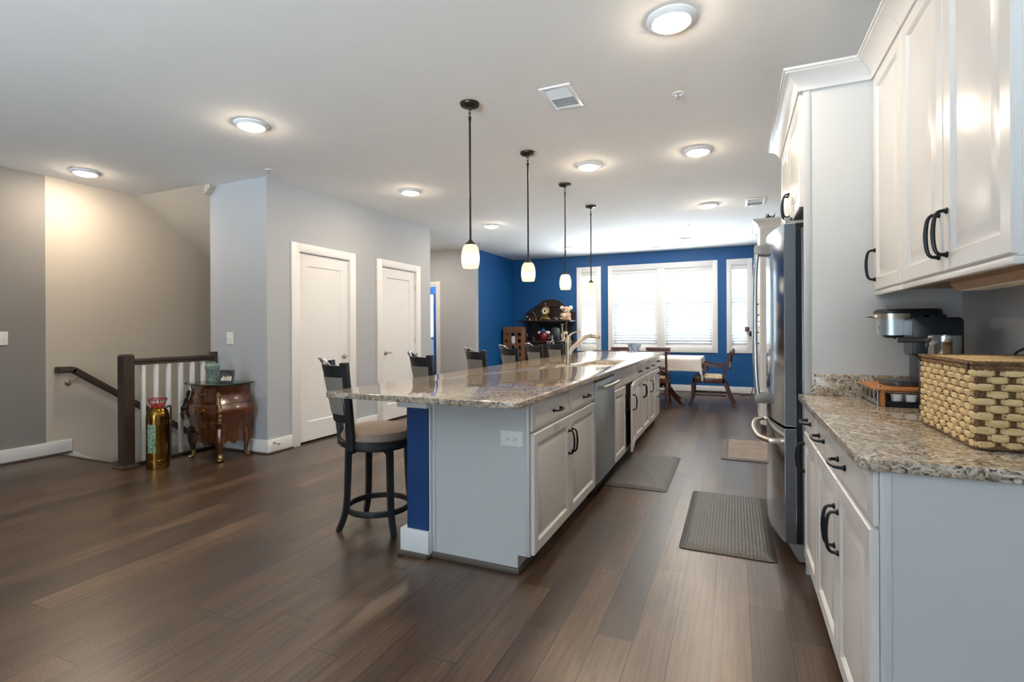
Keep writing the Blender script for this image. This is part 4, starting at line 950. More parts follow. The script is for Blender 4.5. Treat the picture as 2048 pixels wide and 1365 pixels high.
# ================================================================ BOMBE CHEST
bc = thing('bombe_chest', 'small curved walnut chest of three drawers with brass mounts by the stair rail', 'chest of drawers', (-4.59, 3.375, 0))
cx, cyy = -4.592, 3.372; hw, hd = .228, .172
prof = [(.18, .86, .90), (.22, .88, .90), (.28, .94, .93), (.35, 1.06, 1.0), (.41, 1.17, 1.08), (.455, 1.20, 1.10), (.50, 1.15, 1.08), (.56, 1.02, 1.02), (.61, .94, .97), (.66, .93, .95), (.695, .97, .98), (.705, .99, 1.0)]
def bsec(kx, ky, z, grow=0):
    """plan section: flat back, serpentine front, softly bowed sides"""
    X, Y = hw*kx+grow, hd*ky+grow; yb = cyy+hd+min(grow, .004); P = []
    for k in range(13):
        s = -1+2*k/12; P.append((cx+s*X*.93, cyy-Y-.030*math.cos(s*PI*.9)*ky*.6+(.014 if abs(s) > .99 else 0), z))
    for k in range(9):
        s = -1+2*k/8; P.append((cx+X*.97+.016*(1-s*s), cyy-Y+.02+(yb-cyy+Y-.02)*(s+1)/2, z))
    P.append((cx+X*.9, yb, z)); P.append((cx-X*.9, yb, z))
    for k in range(9):
        s = 1-2*k/8; P.append((cx-X*.97-.016*(1-s*s), cyy-Y+.02+(yb-cyy+Y-.02)*(s+1)/2, z))
    return P
def bk_at(z):
    for (z0, a0, b0), (z1, a1, b1) in zip(prof, prof[1:]):
        if z0 <= z <= z1: f = (z-z0)/(z1-z0); return a0+(a1-a0)*f, b0+(b1-b0)*f
    return prof[-1][1:]
obj('carcass', MB().loft([bsec(kx, ky, z) for z, kx, ky in prof]), M['bombe'], bc)
obj('glass_top', MB().loft([bsec(1.08, 1.10, .705, .004), bsec(1.12, 1.14, .711, .006), bsec(1.12, 1.14, .718, .006), bsec(1.09, 1.11, .724, .004)]), M['glasstop'], bc)
def fpt(s, z, out):
    kx, ky = bk_at(z); return (cx+s*hw*kx*.93, cyy-hd*ky-.030*math.cos(s*PI*.9)*ky*.6-out, z)
for z0, z1 in ((.545, .675), (.385, .530), (.235, .370)):
    loops = []
    for k in range(9):
        z = z0+(z1-z0)*k/8; e = .008*min(1, min(k, 8-k)*1.0)
        loops.append([fpt(-.80+1.6*j/10, z, e) for j in range(11)]+[fpt(.80-1.6*j/10, z, -.004) for j in range(11)])
    dr = obj('drawer', MB().loft(loops), M['bombe'], bc)
    pm = MB(); zm = (z0+z1)/2
    pm.tube(cr([fpt(-.30, zm+.022, .012), fpt(-.20, zm-.006, .024), fpt(-.05, zm-.014, .028), fpt(.10, zm+.010, .024), fpt(.28, zm+.016, .012)], 6), .0045, 6)
    for s in (-.30, .28): x, y, z = fpt(s, zm+.020, .011); pm.ball((x, y, z), .012, .006, .012, 10)
    obj('pull', pm, M['oldbrass'], dr)
obj('drawer_rail', MB().loft([bsec(*[k*1.012 for k in bk_at(z)], z) for z in (.533, .537, .541)]), M['bombedark'], bc)
# aprons and legs
for sx, sy in ((-1, -1), (1, -1), (1, 1), (-1, 1)):
    bx = cx+sx*hw*.80; by = cyy+sy*hd*.78
    pts = cr([(bx+sx*.010, by+sy*.0, .30), (bx+sx*.022, by+sy*.012, .20), (bx+sx*.008, by+sy*.004, .10), (bx+sx*.004, by, .045), (bx+sx*.024, by+sy*.018, .006)], 5)
    n = len(pts); lg = obj('leg', MB().tube(pts, [.040-.022*min(1, i/(n*.62)) if i < n*.8 else .018+.004*(i-n*.8) for i in range(n)], 10), M['bombedark'] if sx < 0 else M['bombe'], bc)  # left legs take the darker colour, right legs the lighter
    if sy < 0:
        sb = MB(); sb.tube(pts[-9:], [.021]*9, 10).ball((bx+sx*.024, by+sy*.020, .015), .026, .026, .015, 12).ball((pts[-10].x, pts[-10].y-.010, pts[-10].z+.01), .010, .006, .026, 10)
        obj('brass_sabot', sb, M['oldbrass'], lg)
ap = MB()
sc = [(-1, .245), (-1, .115), (-.72, .165), (-.42, .185), (-.2, .16), (0, .142), (.2, .16), (.42, .185), (.72, .165), (1, .115), (1, .245)]
ap.prism([(cx+s*hw*.80, z) for s, z in sc], 'y', cyy-hd*.92, cyy-hd*.80)
for sx in (-1, 1): ap.prism([(cyy+s*hd*.80, z) for s, z in sc], 'x', cx+sx*hw*.86-.008, cx+sx*hw*.86+.008)
obj('apron', ap, M['bombe'], bc)
for sx in (-1, 1):
    mt = MB(); P = []
    for z in (.635, .59, .54, .49, .45, .41, .37):
        kx, ky = bk_at(z); P.append((cx+sx*(hw*kx*.955+.004), cyy-hd*ky-.004, z))
    mt.tube(cr(P, 4), [.015+.004*math.sin(i*1.1) for i in range(25)], 8).ball((P[0][0], P[0][1], .64), .020, .016, .014, 10).ball((P[3][0], P[3][1], .48), .024, .018, .030, 10).ball((P[5][0], P[5][1], .40), .016, .014, .024, 10)
    obj('corner_mount', mt, M['oldbrass'] if sx > 0 else M['bombedark'], bc)  # right mount is brass, left one takes the dark walnut colour
va = thing('ginger_vase', 'pale green crackle-glazed vase on the left of the walnut chest', 'vase', (-4.68, 3.36, .724))
obj('vase_body', MB().lathe([(0, .724), (.040, .724), (.042, .732), (.037, .76), (.040, .79), (.056, .83), (.066, .862), (.064, .885), (.050, .902), (.030, .908), (.028, .912), (.034, .920), (.030, .921), (.024, .912), (0, .90)], 36, (-4.68, 3.36, 0)), M['crackle'], va)
pf = thing('photo_frame', 'small pewter photo frame standing on the walnut chest beside the vase', 'picture frame', (-4.43, 3.33, .724))
Mx = Matrix.Translation((-4.43, 3.315, .725)) @ Matrix.Rotation(math.radians(18), 4, 'Z') @ Matrix.Rotation(math.radians(-12), 4, 'X')
fm_ = MB(Mx); Wf, Hf, bw_ = .155, .125, .017
fm_.box(-Wf/2, -Wf/2+bw_, -.006, .006, 0, Hf, .002).box(Wf/2-bw_, Wf/2, -.006, .006, 0, Hf, .002).box(-Wf/2+bw_, Wf/2-bw_, -.006, .006, 0, bw_, .002).box(-Wf/2+bw_, Wf/2-bw_, -.006, .006, Hf-bw_, Hf, .002)
obj('frame', fm_, M['steelgrey'], pf)
ph = obj('photo', MB(Mx).box(-Wf/2+bw_-.001, Wf/2-bw_+.001, -.001, .003, bw_-.001, Hf-bw_+.001), M['photo'], pf)
fg = MB(Mx)
for i, (u, h_) in enumerate(((-.045, .035), (-.028, .05), (-.008, .042), (.012, .055), (.03, .048), (.046, .052))): fg.box(u-.007, u+.007, -.0016, -.0009, bw_+.004, bw_+h_*.75).ball((u, -.0012, bw_+h_*.85), .006, .0012, .007, 8)
obj('photo_figures', fg, M['furwhite'], ph)
obj('easel_back', MB(Mx).prism([(.006, .0), (.075, -.012), (.006, .085)], 'x', -.02, .02), M['blackplastic'], pf)
# ================================================================ BAR STOOLS  (built facing +x, seat centre on the origin)
sl_ = thing('bar_stool', 'black wooden swivel bar stool with taupe seat at the near corner of the island', 'bar stool', (0, 0, 0), 'swivel bar stools along the island')
obj('seat_cushion', MB().lathe([(0, .552), (.222, .552), (.229, .562), (.228, .578), (.214, .600), (.175, .616), (.10, .624), (0, .627)], 48), M['taupe'], sl_)
obj('seat_ring', MB().lathe([(.0, .512), (.231, .512), (.238, .516), (.238, .548), (.231, .553), (.0, .553)], 48), M['stool'], sl_)
obj('swivel_base', MB().lathe([(0, .488), (.185, .488), (.19, .494), (.19, .506), (.10, .512), (0, .512)], 36), M['stool'], sl_)
for k in range(4):
    q = math.radians(3+90*k); c_, s_ = math.cos(q), math.sin(q)
    pts = cr([(c_*r, s_*r, z) for r, z in ((.190, .500), (.193, .40), (.197, .28), (.203, .17), (.218, .085), (.248, .014), (.256, 0))], 5)
    n = len(pts); sc_ = [1-.22*i/n for i in range(n)]
    obj('leg', MB().sweep(pts, [(-.019, -.017), (.019, -.017), (.019, .017), (-.019, .017)], side0=(-s_, c_, 0), scales=sc_).bar((c_*.10, s_*.10, .49), (c_*.185, s_*.185, .48), .03, .02, .03, .045), M['stool'], sl_)
fr_ = MB(); prof_ = [(.185, .098), (.198, .098), (.200, .102), (.200, .128), (.198, .132), (.185, .132), (.182, .128), (.182, .102)]
fr_.loft([[(r*math.cos(2*PI*k/56), r*math.sin(2*PI*k/56), z) for r, z in prof_] for k in range(56)], closed=True)
obj('foot_ring', fr_, M['stool'], sl_)
# back: two leaning stiles, curved top rail and cross rail, padded panel
def back_xy(ang, z):
    """point on the curved, backward leaning back; ang from the rear axis"""
    lean = .095*max(0, (z-.53)/.5)**1.1; r = .236
    return (-r*math.cos(ang)*(1.0)-lean, r*math.sin(ang)*(1-.0), z)
A0 = math.radians(31)
def aw(z, a=None): return (A0 if a is None else a)*(1+.55*max(0, (z-.53)/.5))
for s in (-1, 1):
    pts = [back_xy(s*aw(z), z) for z in (.505, .56, .64, .74, .84, .94, 1.02, 1.032)]
    q = s*aw(.8)
    obj('stile', MB().sweep(cr(pts, 3), [(-.014, -.024), (.014, -.024), (.014, .024), (-.014, .024)], side0=(-math.cos(q), math.sin(q), 0)), M['stool'], sl_)
def arcpanel(z0, z1, th, a1, crown=0, off=0, m=18, nz=4):
    loops = []
    for k in range(nz+1):
        z = z0+(z1-z0)*k/nz; a_ = aw(z, a1); o = [];  i_ = []
        for j in range(m+1):
            f = -1+2*j/m; p = Vector(back_xy(f*a_, z)); nrm = Vector((-math.cos(f*a_), math.sin(f*a_), 0)); zz = Vector((0, 0, crown*(1-f*f) if k == nz else 0))
            o.append(p+nrm*(th/2+off)+zz); i_.append(p-nrm*(th/2-off)+zz)
        loops.append(o+i_[::-1])
    return MB().loft(loops)
obj('top_rail', arcpanel(.945, 1.012, .024, A0, .006), M['stool'], sl_)
obj('cross_rail', arcpanel(.672, .722, .022, A0), M['stool'], sl_)
obj('back_panel', arcpanel(.722, .945, .030, A0*.93), M['greyfab'], sl_)
hp_ = [back_xy(f*aw(1.0)*.9, 1.0) for f in (-.50, -.48, -.25, 0, .25, .48, .50)]
zs = (1.005, 1.038, 1.050, 1.053, 1.050, 1.038, 1.005); ox = (0, -.022, -.030, -.032, -.030, -.022, 0)
obj('grab_handle', MB().tube(cr([(p[0]+o, p[1], z) for p, z, o in zip(hp_, zs, ox)], 5), .0068, 10), M['chrome'], sl_)
STOOLS = [(-2.072, 2.605, 55, ''), (-2.065, 3.51, 53, 'black swivel bar stool second from the near end, in front of the far closet door'), (-2.07, 4.42, 51, 'third bar stool from the near end, its back against the blue wall corner'),
          (-2.07, 5.20, 49, 'fourth bar stool from the near end, in front of the wooden wine rack'), (-2.07, 5.96, 47, 'fifth bar stool from the near end, below the dark sideboard shelf'), (-2.07, 6.74, 48, 'farthest bar stool, just left of the faucet')]
for i, (x, y, a, l) in enumerate(STOOLS):
    if i: dup(sl_, (x, y, 0), math.radians(a), l)
sl_.location = STOOLS[0][:2]+(0,); sl_.rotation_euler = (0, 0, math.radians(55))

# ================================================================ DINING
TX0, TX1, TY0, TY1, TZ = -2.42, -.49, 8.25, 9.23, .755
dt = thing('dining_table', 'mahogany pedestal dining table under the white cloth by the windows', 'table', ((TX0+TX1)/2, (TY0+TY1)/2, 0))
obj('table_top', MB().box(TX0, TX1, TY0, TY1, TZ-.03, TZ-.003, .006).box(TX0+.08, TX1-.08, TY0+.08, TY1-.08, TZ-.09, TZ-.03), M['mahog'], dt)
ym = (TY0+TY1)/2
for xx in (-1.17, -2.0):
    pdst = obj('pedestal', MB().lathe([(0, .24), (.06, .24), (.075, .28), (.05, .33), (.035, .37), (.06, .44), (.07, .50), (.04, .56), (.05, .62), (.10, .665), (0, .665)], 24, (xx, ym, 0)), M['mahog'], dt)
    for k in range(4):
        q = PI/4+k*PI/2+.15; c_, s_ = math.cos(q), math.sin(q)
        pts = cr([(xx+c_*r, ym+s_*r, z) for r, z in ((.04, .30), (.14, .305), (.26, .22), (.36, .11), (.46, .045), (.50, .032))], 5); n = len(pts)
        lg = obj('leg', MB().sweep(pts, [(-.024, -.030), (.024, -.030), (.024, .030), (-.024, .030)], side0=(-s_, c_, 0), scales=[1-.4*i/n for i in range(n)]), M['mahog'], pdst)
    for k in range(4):
        q = PI/4+k*PI/2+.15; c_, s_ = math.cos(q), math.sin(q); tc = MB().bar((xx+c_*.47, ym+s_*.47, .036), (xx+c_*.545, ym+s_*.545, .022), .034, .04, .028, .028, b=.004).lathe([(0, 0), (.014, 0), (.014, .016), (0, .016)], 12, (xx+c_*.52, ym+s_*.52, 0))
        obj('brass_toe_cap', tc, M['oldbrass'], pdst)
# cloth
cl = MB(); D = .20; nx_, ny_ = 76, 46; grid = []
def cpos(px, py):
    ex_ = max(TX0-px, 0, px-TX1); ey_ = max(TY0-py, 0, py-TY1); sx = -1 if px < TX0 else 1; sy = -1 if py < TY0 else 1
    bx = min(max(px, TX0), TX1); by = min(max(py, TY0), TY1)
    if ex_ == 0 and ey_ == 0: return (bx, by, TZ+.002)
    r = math.hypot(ex_, ey_); ph = math.atan2(ey_, ex_)
    if ex_ > 0 and ey_ > 0:
        k = math.sin(2*ph); ff = .012+.10*r*k; rip = .018*math.sin(ph*8)*r/D
        ax, ay = ff*math.cos(ph)+rip*math.sin(ph), ff*math.sin(ph)-rip*math.cos(ph)
        return (bx+sx*(.006+ax*1.0), by+sy*(.006+ay*1.0), TZ+.002-r*(.985+.30*k*k))
    f = min(1, r/.03); wob = .010*math.sin(px*9+py*7)*r/D
    if ex_ > 0: return (bx+sx*(.008*f+.010+wob), by, TZ+.002-r)
    return (bx, by+sy*(.008*f+.010+wob), TZ+.002-r)
def axis_pts(a, b_, n, m):
    return [a-D+D*i/m for i in range(m)]+[a+(b_-a)*i/n for i in range(n+1)]+[b_+D*(i+1)/m for i in range(m)]
gx_, gy_ = axis_pts(TX0, TX1, 40, 12), axis_pts(TY0, TY1, 22, 12)
vs = [cpos(x, y) for x in gx_ for y in gy_]; ny2 = len(gy_)
fs = [(i*ny2+j, (i+1)*ny2+j, (i+1)*ny2+j+1, i*ny2+j+1) for i in range(len(gx_)-1) for j in range(ny2-1)]
cl.add(vs, fs)
o = obj('tablecloth', cl, M['linen'], None, 60)
sm = o.modifiers.new('thickness', 'SOLIDIFY'); sm.thickness = .003; sm.offset = 1
lab(o, 'white linen tablecloth hanging in a point at the table corner', 'tablecloth')
bw_t = thing('porcelain_bowl', 'blue and white flared porcelain bowl on the dining table', 'bowl', (-1.545, 8.62, TZ+.005))
zb_ = TZ+.005; zt_ = zb_+.205
obj('bowl_body', MB().lathe([(0, zb_), (.055, zb_), (.055, zb_+.018), (.062, zb_+.03), (.085, zb_+.11), (.118, zt_), (.113, zt_), (.078, zb_+.11), (.05, zb_+.035), (0, zb_+.03)], 40, (-1.545, 8.62, 0)), M['bowl'], bw_t)
# dining chairs, built facing +y, back at -y
def chair_parts(t, arms):
    sw, sd, sh = (.27, .23, .44) if arms else (.22, .21, .44)
    for s in (-1, 1):
        x = s*(sw-.025)
        # rear leg running up into the back upright
        pts = cr([(x, -sd-.14, 0), (x, -sd-.085, .14), (x, -sd-.03, .30), (x, -sd+.015, .42), (x, -sd-.005, .55), (x, -sd-.055, .72), (x, -sd-.10, .84), (x, -sd-.145, .878)] if arms else
                 [(x, -sd-.07, 0), (x, -sd-.03, .2), (x, -sd+.01, .42), (x, -sd-.015, .60), (x, -sd-.05, .76), (x, -sd-.065, .865)], 5)
        obj('back_leg', MB().sweep(pts, [(-.015, -.021), (.015, -.021), (.015, .021), (-.015, .021)], side0=(1, 0, 0)), M['mahog'], t)
        pts = cr([(x, sd-.03, sh-.02), (x, sd+.005, .36), (x, sd+.004, .22), (x, sd+.025, .08), (x, sd+.055, 0)], 5); n = len(pts)
        obj('front_leg', MB().sweep(pts, [(-.020, -.022), (.020, -.022), (.020, .022), (-.020, .022)], side0=(1, 0, 0), scales=[1-.35*i/n for i in range(n)]), M['mahog'], t)
    obj('seat_frame', MB().box(-sw, sw, -sd-.005, -sd+.03, sh-.07, sh, .004).box(-sw, sw, sd-.03, sd, sh-.07, sh, .004).box(-sw, -sw+.035, -sd, sd, sh-.07, sh, .004).box(sw-.035, sw, -sd, sd, sh-.07, sh, .004), M['mahog'], t)
    obj('seat_cushion', MB().loft([[(x, y, z) for x, y in rrect(-sw+.02+i, sw-.02-i, -sd+.02+i, sd-.01-i, .03)] for i, z in ((0, sh-.01), (0, sh+.012), (.02, sh+.030), (.06, sh+.040), (.12, sh+.044))]), M['needle'], t)
    obj('stretcher', MB().box(-sw+.02, -sw+.042, -sd-.03, sd, .165, .19, .003).box(sw-.042, sw-.02, -sd-.03, sd, .165, .19, .003).box(-sw+.042, sw-.042, -.012, .012, .168, .188, .003), M['mahog'], t)
    yb_ = -sd-.10 if arms else -sd-.058
    obj('crest_rail', MB().box(-sw+.0, sw-.0, yb_-.05 if arms else yb_-.022, yb_+.01, .805, .872, .008), M['mahog'], t)
    if arms: [obj('brass_stud', MB().ball((sw-.008, y_, z_), .008), M['oldbrass'], t) for y_, z_ in ((-sd-.045, .62), (-sd-.07, .70), (-sd-.025, .56))]
    obj('splat', MB().box(-sw+.03, sw-.03, yb_+.005, yb_+.028, .58, .625, .004).bar((-sw*.6, yb_+.02, .60), (sw*.6, yb_-.005, .82), .03, .014).bar((sw*.6, yb_+.02, .60), (-sw*.6, yb_-.005, .82), .03, .014).lathe([(0, -.01), (.035, -.01), (.035, .01), (0, .01)], 16, (0, yb_+.01, .71), 'y'), M['mahog'], t)
    if arms:
        for s in (-1, 1):
            x = s*(sw+.004)
            pts = cr([(x, -sd-.035, .655), (x, -sd+.06, .625), (x, -sd+.15, .632), (x, sd-.19, .660), (x, sd-.165, .668), (x, sd-.148, .645), (x, sd-.155, .605), (x, sd-.185, .615)], 6); n = len(pts)
            am = obj('arm', MB().sweep(pts, [(-.020, -.016), (.020, -.016), (.020, .016), (-.020, .016)], side0=(1, 0, 0), scales=[1]*n), M['mahog'], t)
            obj('arm_support', MB().sweep(cr([(x, sd-.10, .40), (x, sd-.13, .48), (x, sd-.19, .55), (x, sd-.18, .625)], 5), [(-.016, -.018), (.016, -.018), (.016, .018), (-.016, .018)], side0=(1, 0, 0)).lathe([(0, -.022), (.036, -.022), (.036, .022), (0, .022)], 18, (x, sd-.178, .628), 'x'), M['mahog'], am)
ac = thing('dining_armchair', 'mahogany armchair with scrolled arms at the right end of the dining table', 'chair', (0, 0, 0))
chair_parts(ac, True)
ac.location = (-.38, 8.72, 0); ac.rotation_euler = (0, 0, PI/2)
dc_ = thing('dining_chair', 'mahogany dining chair behind the island corner, its back to the camera', 'chair', (0, 0, 0), 'mahogany side chairs around the table')
chair_parts(dc_, False)
dup(dc_, (-1.895, 8.36, 0), 0, 'near-side mahogany dining chair, only its crest showing above the island left of the bowl')
dup(dc_, (-1.95, 9.38, 0), PI, 'mahogany dining chair on the window side, behind and left of the porcelain bowl')
dup(dc_, (-1.30, 9.38, 0), PI, 'mahogany dining chair on the window side, to the right of the porcelain bowl')
dc_.location = (-1.165, 8.36, 0)
# sconce on the right window casing
sc_ = thing('candle_sconce', 'small wall sconce holding a purple pillar candle beside the right window', 'sconce', (.255, YB-.02, 1.12))
obj('bracket', MB().tube(cr([(.262, YB-.021, 1.115), (.262, YB-.07, 1.10), (.235, YB-.10, 1.105), (.212, YB-.11, 1.125), (.205, YB-.11, 1.158)], 5), .006, 8).lathe([(0, 1.156), (.035, 1.156), (.038, 1.164), (0, 1.164)], 20, (.205, YB-.11, 0)).box(.245, .279, YB-.026, YB-.02, 1.07, 1.16, .003), M['black'], sc_)
o = obj('pillar_candle', MB().lathe([(0, 1.164), (.037, 1.164), (.037, 1.236), (.03, 1.24), (0, 1.236)], 24, (.205, YB-.11, 0)), M['candle'])
lab(o, 'purple pillar candle on the small sconce by the right window', 'candle')
wc = obj('power_cable', MB().tube(cr([(.30, YB-.02, .14), (.285, YB-.03, .07), (.26, YB-.06, .012), (.20, YB-.16, .006), (.14, YB-.24, .006), (.10, YB-.30, .006)], 6), .006, 8), M['cordblack'])
lab(wc, 'thin black cord hanging over the baseboard onto the floor near the fridge', 'cord')

# ================================================================ SIDEBOARD HUTCH
hx0, hx1, hyb, hyf = -4.13, -3.06, 10.255, 9.82
hu = thing('sideboard', 'dark carved oak sideboard with an arched pediment in the blue corner', 'sideboard', ((hx0+hx1)/2, 10.05, 0))
ZC, ZS = .975, 1.405
obj('base', MB().box(hx0+.03, hx1-.03, hyf+.03, hyb, .08, ZC-.03, .006).box(hx0, hx1, hyf, hyb, .0, .08, .01), M['hutch'], hu)
obj('counter', MB().box(hx0-.01, hx1+.01, hyf-.03, hyb, ZC-.035, ZC, .010), M['hutch'], hu)
for i in range(2):
    a = hx0+.06+i*(hx1-hx0-.12)/2; b_ = a+(hx1-hx0-.12)/2-.01
    obj('door', MB(AX['-y']((a, hyf+.03, .14))).loft([ring(b_-a, .72, q, d) for q, d in ((0, 0), (0, .016), (.06, .016), (.075, .004), (.12, .012))]), M['hutch'], hu)
obj('back_board', MB().box(hx0+.03, hx1-.03, hyb-.03, hyb, ZC, ZS), M['hutch'], hu)
obj('mirror', MB().box(hx0+.26, hx1-.26, hyb-.036, hyb-.03, ZC+.06, ZS-.06), M['dark'], hu)
for x in (hx0+.09, hx0+.30, hx1-.30, hx1-.09):
    y = hyf+.06 if x in (hx0+.09, hx1-.09) else hyb-.08
    obj('column', MB().lathe([(0, ZC), (.035, ZC), (.035, ZC+.03), (.022, ZC+.05), (.028, ZC+.12), (.020, ZC+.16), (.026, ZC+.24), (.018, ZC+.33), (.030, ZC+.36), (.034, ZS-.03), (0, ZS-.03)], 18, (x, y, 0)), M['hutch'], hu)
obj('shelf', MB().box(hx0-.05, hx1+.03, hyf-.02, hyb, ZS-.032, ZS, .010), M['hutch'], hu)
obj('gallery_back', MB().prism([(hx0, ZS), (hx0, 1.575), (hx0+.05, 1.60), (hx0+.09, 1.655), (hx0+.22, 1.655), (hx0+.22, 1.70), (hx1-.22, 1.70), (hx1-.22, 1.655), (hx1-.09, 1.655), (hx1-.05, 1.60), (hx1, 1.575), (hx1, ZS)], 'y', hyb-.04, hyb), M['hutch'], hu)
xm = (hx0+hx1)/2
arch = [(xm-.29, 1.70), (xm-.29, 1.75), (xm-.25, 1.765), (xm-.21, 1.80), (xm-.15, 1.83), (xm-.06, 1.855), (xm+.06, 1.855), (xm+.15, 1.83), (xm+.21, 1.80), (xm+.25, 1.765), (xm+.29, 1.75), (xm+.29, 1.70)]
obj('pediment', MB().prism(arch, 'y', hyb-.06, hyb).box(xm-.33, xm+.33, hyb-.075, hyb, 1.695, 1.715, .004).box(hx0-.02, hx0+.22, hyb-.06, hyb, 1.56, 1.58, .004).box(hx1-.22, hx1+.02, hyb-.06, hyb, 1.56, 1.58, .004), M['hutch'], hu)
cv = MB()
for k in range(11): q = PI*k/10; cv.ball((xm+.25*math.cos(q), hyb-.065, 1.72+.125*math.sin(q)), .022, .014, .018, 10)
for s in (-1, 1):
    for k in range(5): cv.ball((xm+s*(.34+.03*k), hyb-.045, 1.705-.03*k), .018, .012, .018, 8)
obj('carving', cv, M['hutch'], hu)
ys_ = 9.93
def deco(name, mb, m, label, cat): return lab(obj(name, mb, m), label, cat)
deco('egg_ornament', MB().lathe([(0, ZS), (.022, ZS), (.018, ZS+.008), (.007, ZS+.022), (.010, ZS+.03), (.026, ZS+.05), (.027, ZS+.068), (.016, ZS+.092), (.004, ZS+.105), (0, ZS+.108)], 20, (-4.02, ys_, 0)), M['brass'], 'small golden egg ornament at the left end of the sideboard shelf', 'ornament')
deco('cone_figurine', MB().lathe([(0, ZS), (.016, ZS), (.014, ZS+.012), (.006, ZS+.034), (.007, ZS+.042), (0, ZS+.05)], 14, (-3.955, ys_, 0)), M['cream'], 'tiny pale figurine beside the golden egg', 'figurine')
deco('glass_bottle', MB().lathe([(0, ZS), (.020, ZS), (.021, ZS+.04), (.012, ZS+.055), (.010, ZS+.078), (0, ZS+.08)], 16, (-3.89, ys_+.02, 0)), M['darkred'], 'small dark red bottle left of the brass mortar', 'bottle')
mo = thing('mortar', 'brass mortar standing on the sideboard shelf left of the clock', 'mortar', (-3.815, ys_, ZS))
obj('mortar_body', MB().lathe([(0, ZS), (.034, ZS), (.034, ZS+.010), (.024, ZS+.018), (.030, ZS+.07), (.044, ZS+.105), (.040, ZS+.105), (.026, ZS+.06), (0, ZS+.05)], 24, (-3.815, ys_, 0)), M['oldbrass'], mo)
deco('pestle', MB().tube(cr([(-3.805, ys_, ZS+.058), (-3.83, ys_, ZS+.105), (-3.868, ys_-.005, ZS+.155), (-3.893, ys_-.01, ZS+.192)], 4), [.012, .010, .008, .007, .006, .006, .006, .006, .006, .007, .009, .010, .009], 10), M['oldbrass'], 'brass pestle leaning out of the mortar', 'pestle')
deco('trinket_box', MB().box(-3.755, -3.715, ys_-.01, ys_+.03, ZS, ZS+.05, .003).box(-3.758, -3.712, ys_-.013, ys_+.033, ZS+.036, ZS+.042, .002), M['hutch'], 'tiny dark box between the mortar and the clock', 'box')
ck = thing('mantel_clock', 'ornate gilt mantel clock at the centre of the sideboard shelf', 'clock', (-3.60, ys_, ZS)); kx_ = -3.60
obj('clock_base', MB().prism([(kx_-.115, ZS+.016), (kx_-.105, ZS+.04), (kx_-.075, ZS+.055), (kx_-.06, ZS+.085), (kx_+.06, ZS+.085), (kx_+.075, ZS+.055), (kx_+.105, ZS+.04), (kx_+.115, ZS+.016)], 'y', ys_-.05, ys_+.05, .004).ball((kx_-.10, ys_-.045, ZS+.014), .020, .016, .014, 10).ball((kx_+.10, ys_-.045, ZS+.014), .020, .016, .014, 10).ball((kx_-.10, ys_+.045, ZS+.014), .020, .016, .014, 10).ball((kx_+.10, ys_+.045, ZS+.014), .020, .016, .014, 10), M['oldbrass'], ck)
obj('clock_case', MB().prism([(kx_-.045, ZS+.085), (kx_-.05, ZS+.12), (kx_-.085, ZS+.15)]+[(kx_+.092*math.cos(q), ZS+.19+.092*math.sin(q)) for q in [PI*1.05-PI*1.1*k/14 for k in range(15)]]+[(kx_+.085, ZS+.15), (kx_+.05, ZS+.12), (kx_+.045, ZS+.085)], 'y', ys_-.035, ys_+.04, .004), M['oldbrass'], ck)
dl = obj('dial', MB().lathe([(0, 0), (.060, 0), (.062, -.010), (.054, -.014), (.052, -.008), (0, -.008)], 36, (kx_, ys_-.035, ZS+.19), 'y'), M['cream'], ck)
dh = MB().bar((kx_, ys_-.0445, ZS+.19), (kx_-.018, ys_-.0445, ZS+.215), .005, .002).bar((kx_, ys_-.0445, ZS+.19), (kx_+.034, ys_-.0445, ZS+.20), .004, .002)
dh.lathe([(.018, 0), (.022, 0), (.022, -.002), (.018, -.002)], 24, (kx_, ys_-.0432, ZS+.19), 'y'); obj('hands', dh, M['slot'], dl)
obj('finial', MB().lathe([(0, ZS+.27), (.03, ZS+.272), (.018, ZS+.29), (.024, ZS+.305), (.012, ZS+.32), (.018, ZS+.335), (.006, ZS+.355), (.003, ZS+.385), (0, ZS+.388)], 18, (kx_, ys_, 0)).ball((kx_-.05, ys_, ZS+.272), .016).ball((kx_+.05, ys_, ZS+.272), .016), M['oldbrass'], ck)
sv = MB()
for k in range(9): a_ = random.uniform(-1, 1); sv.tube(cr([(-3.36, ys_, ZS+.012), (-3.36+a_*.05, ys_+random.uniform(-.02, .02), ZS+.035+random.uniform(0, .02)), (-3.36+a_*.10, ys_+random.uniform(-.03, .03), ZS+.02+random.uniform(0, .05))], 4), .006, 6)
deco('metal_branch', sv.ball((-3.36, ys_, ZS+.012), .05, .03, .012, 12), M['silver'], 'silver leafy ornament between the clock and the koala', 'ornament')
# plush koala seated at the right end of the shelf
kb = thing('koala_toy', 'tan plush koala with white ears sitting at the right end of the sideboard shelf', 'soft toy', (-3.14, 9.90, ZS)); X0, Y0 = -3.14, 9.90
obj('body', MB().lathe([(0, ZS), (.075, ZS), (.088, ZS+.03), (.090, ZS+.07), (.080, ZS+.11), (.062, ZS+.145), (.04, ZS+.165), (0, ZS+.17)], 24, (X0, Y0, 0)).ball((X0, Y0-.01, ZS+.205), .082, .074, .072, 20).ball((X0-.075, Y0-.05, ZS+.03), .036, .055, .030, 12).ball((X0+.075, Y0-.05, ZS+.03), .036, .055, .030, 12).tube(cr([(X0+.07, Y0-.02, ZS+.13), (X0+.09, Y0-.06, ZS+.10), (X0+.05, Y0-.085, ZS+.08)], 4), .024, 10).tube(cr([(X0-.07, Y0-.02, ZS+.13), (X0-.09, Y0-.06, ZS+.10), (X0-.05, Y0-.085, ZS+.09)], 4), .024, 10), M['fur'], kb)
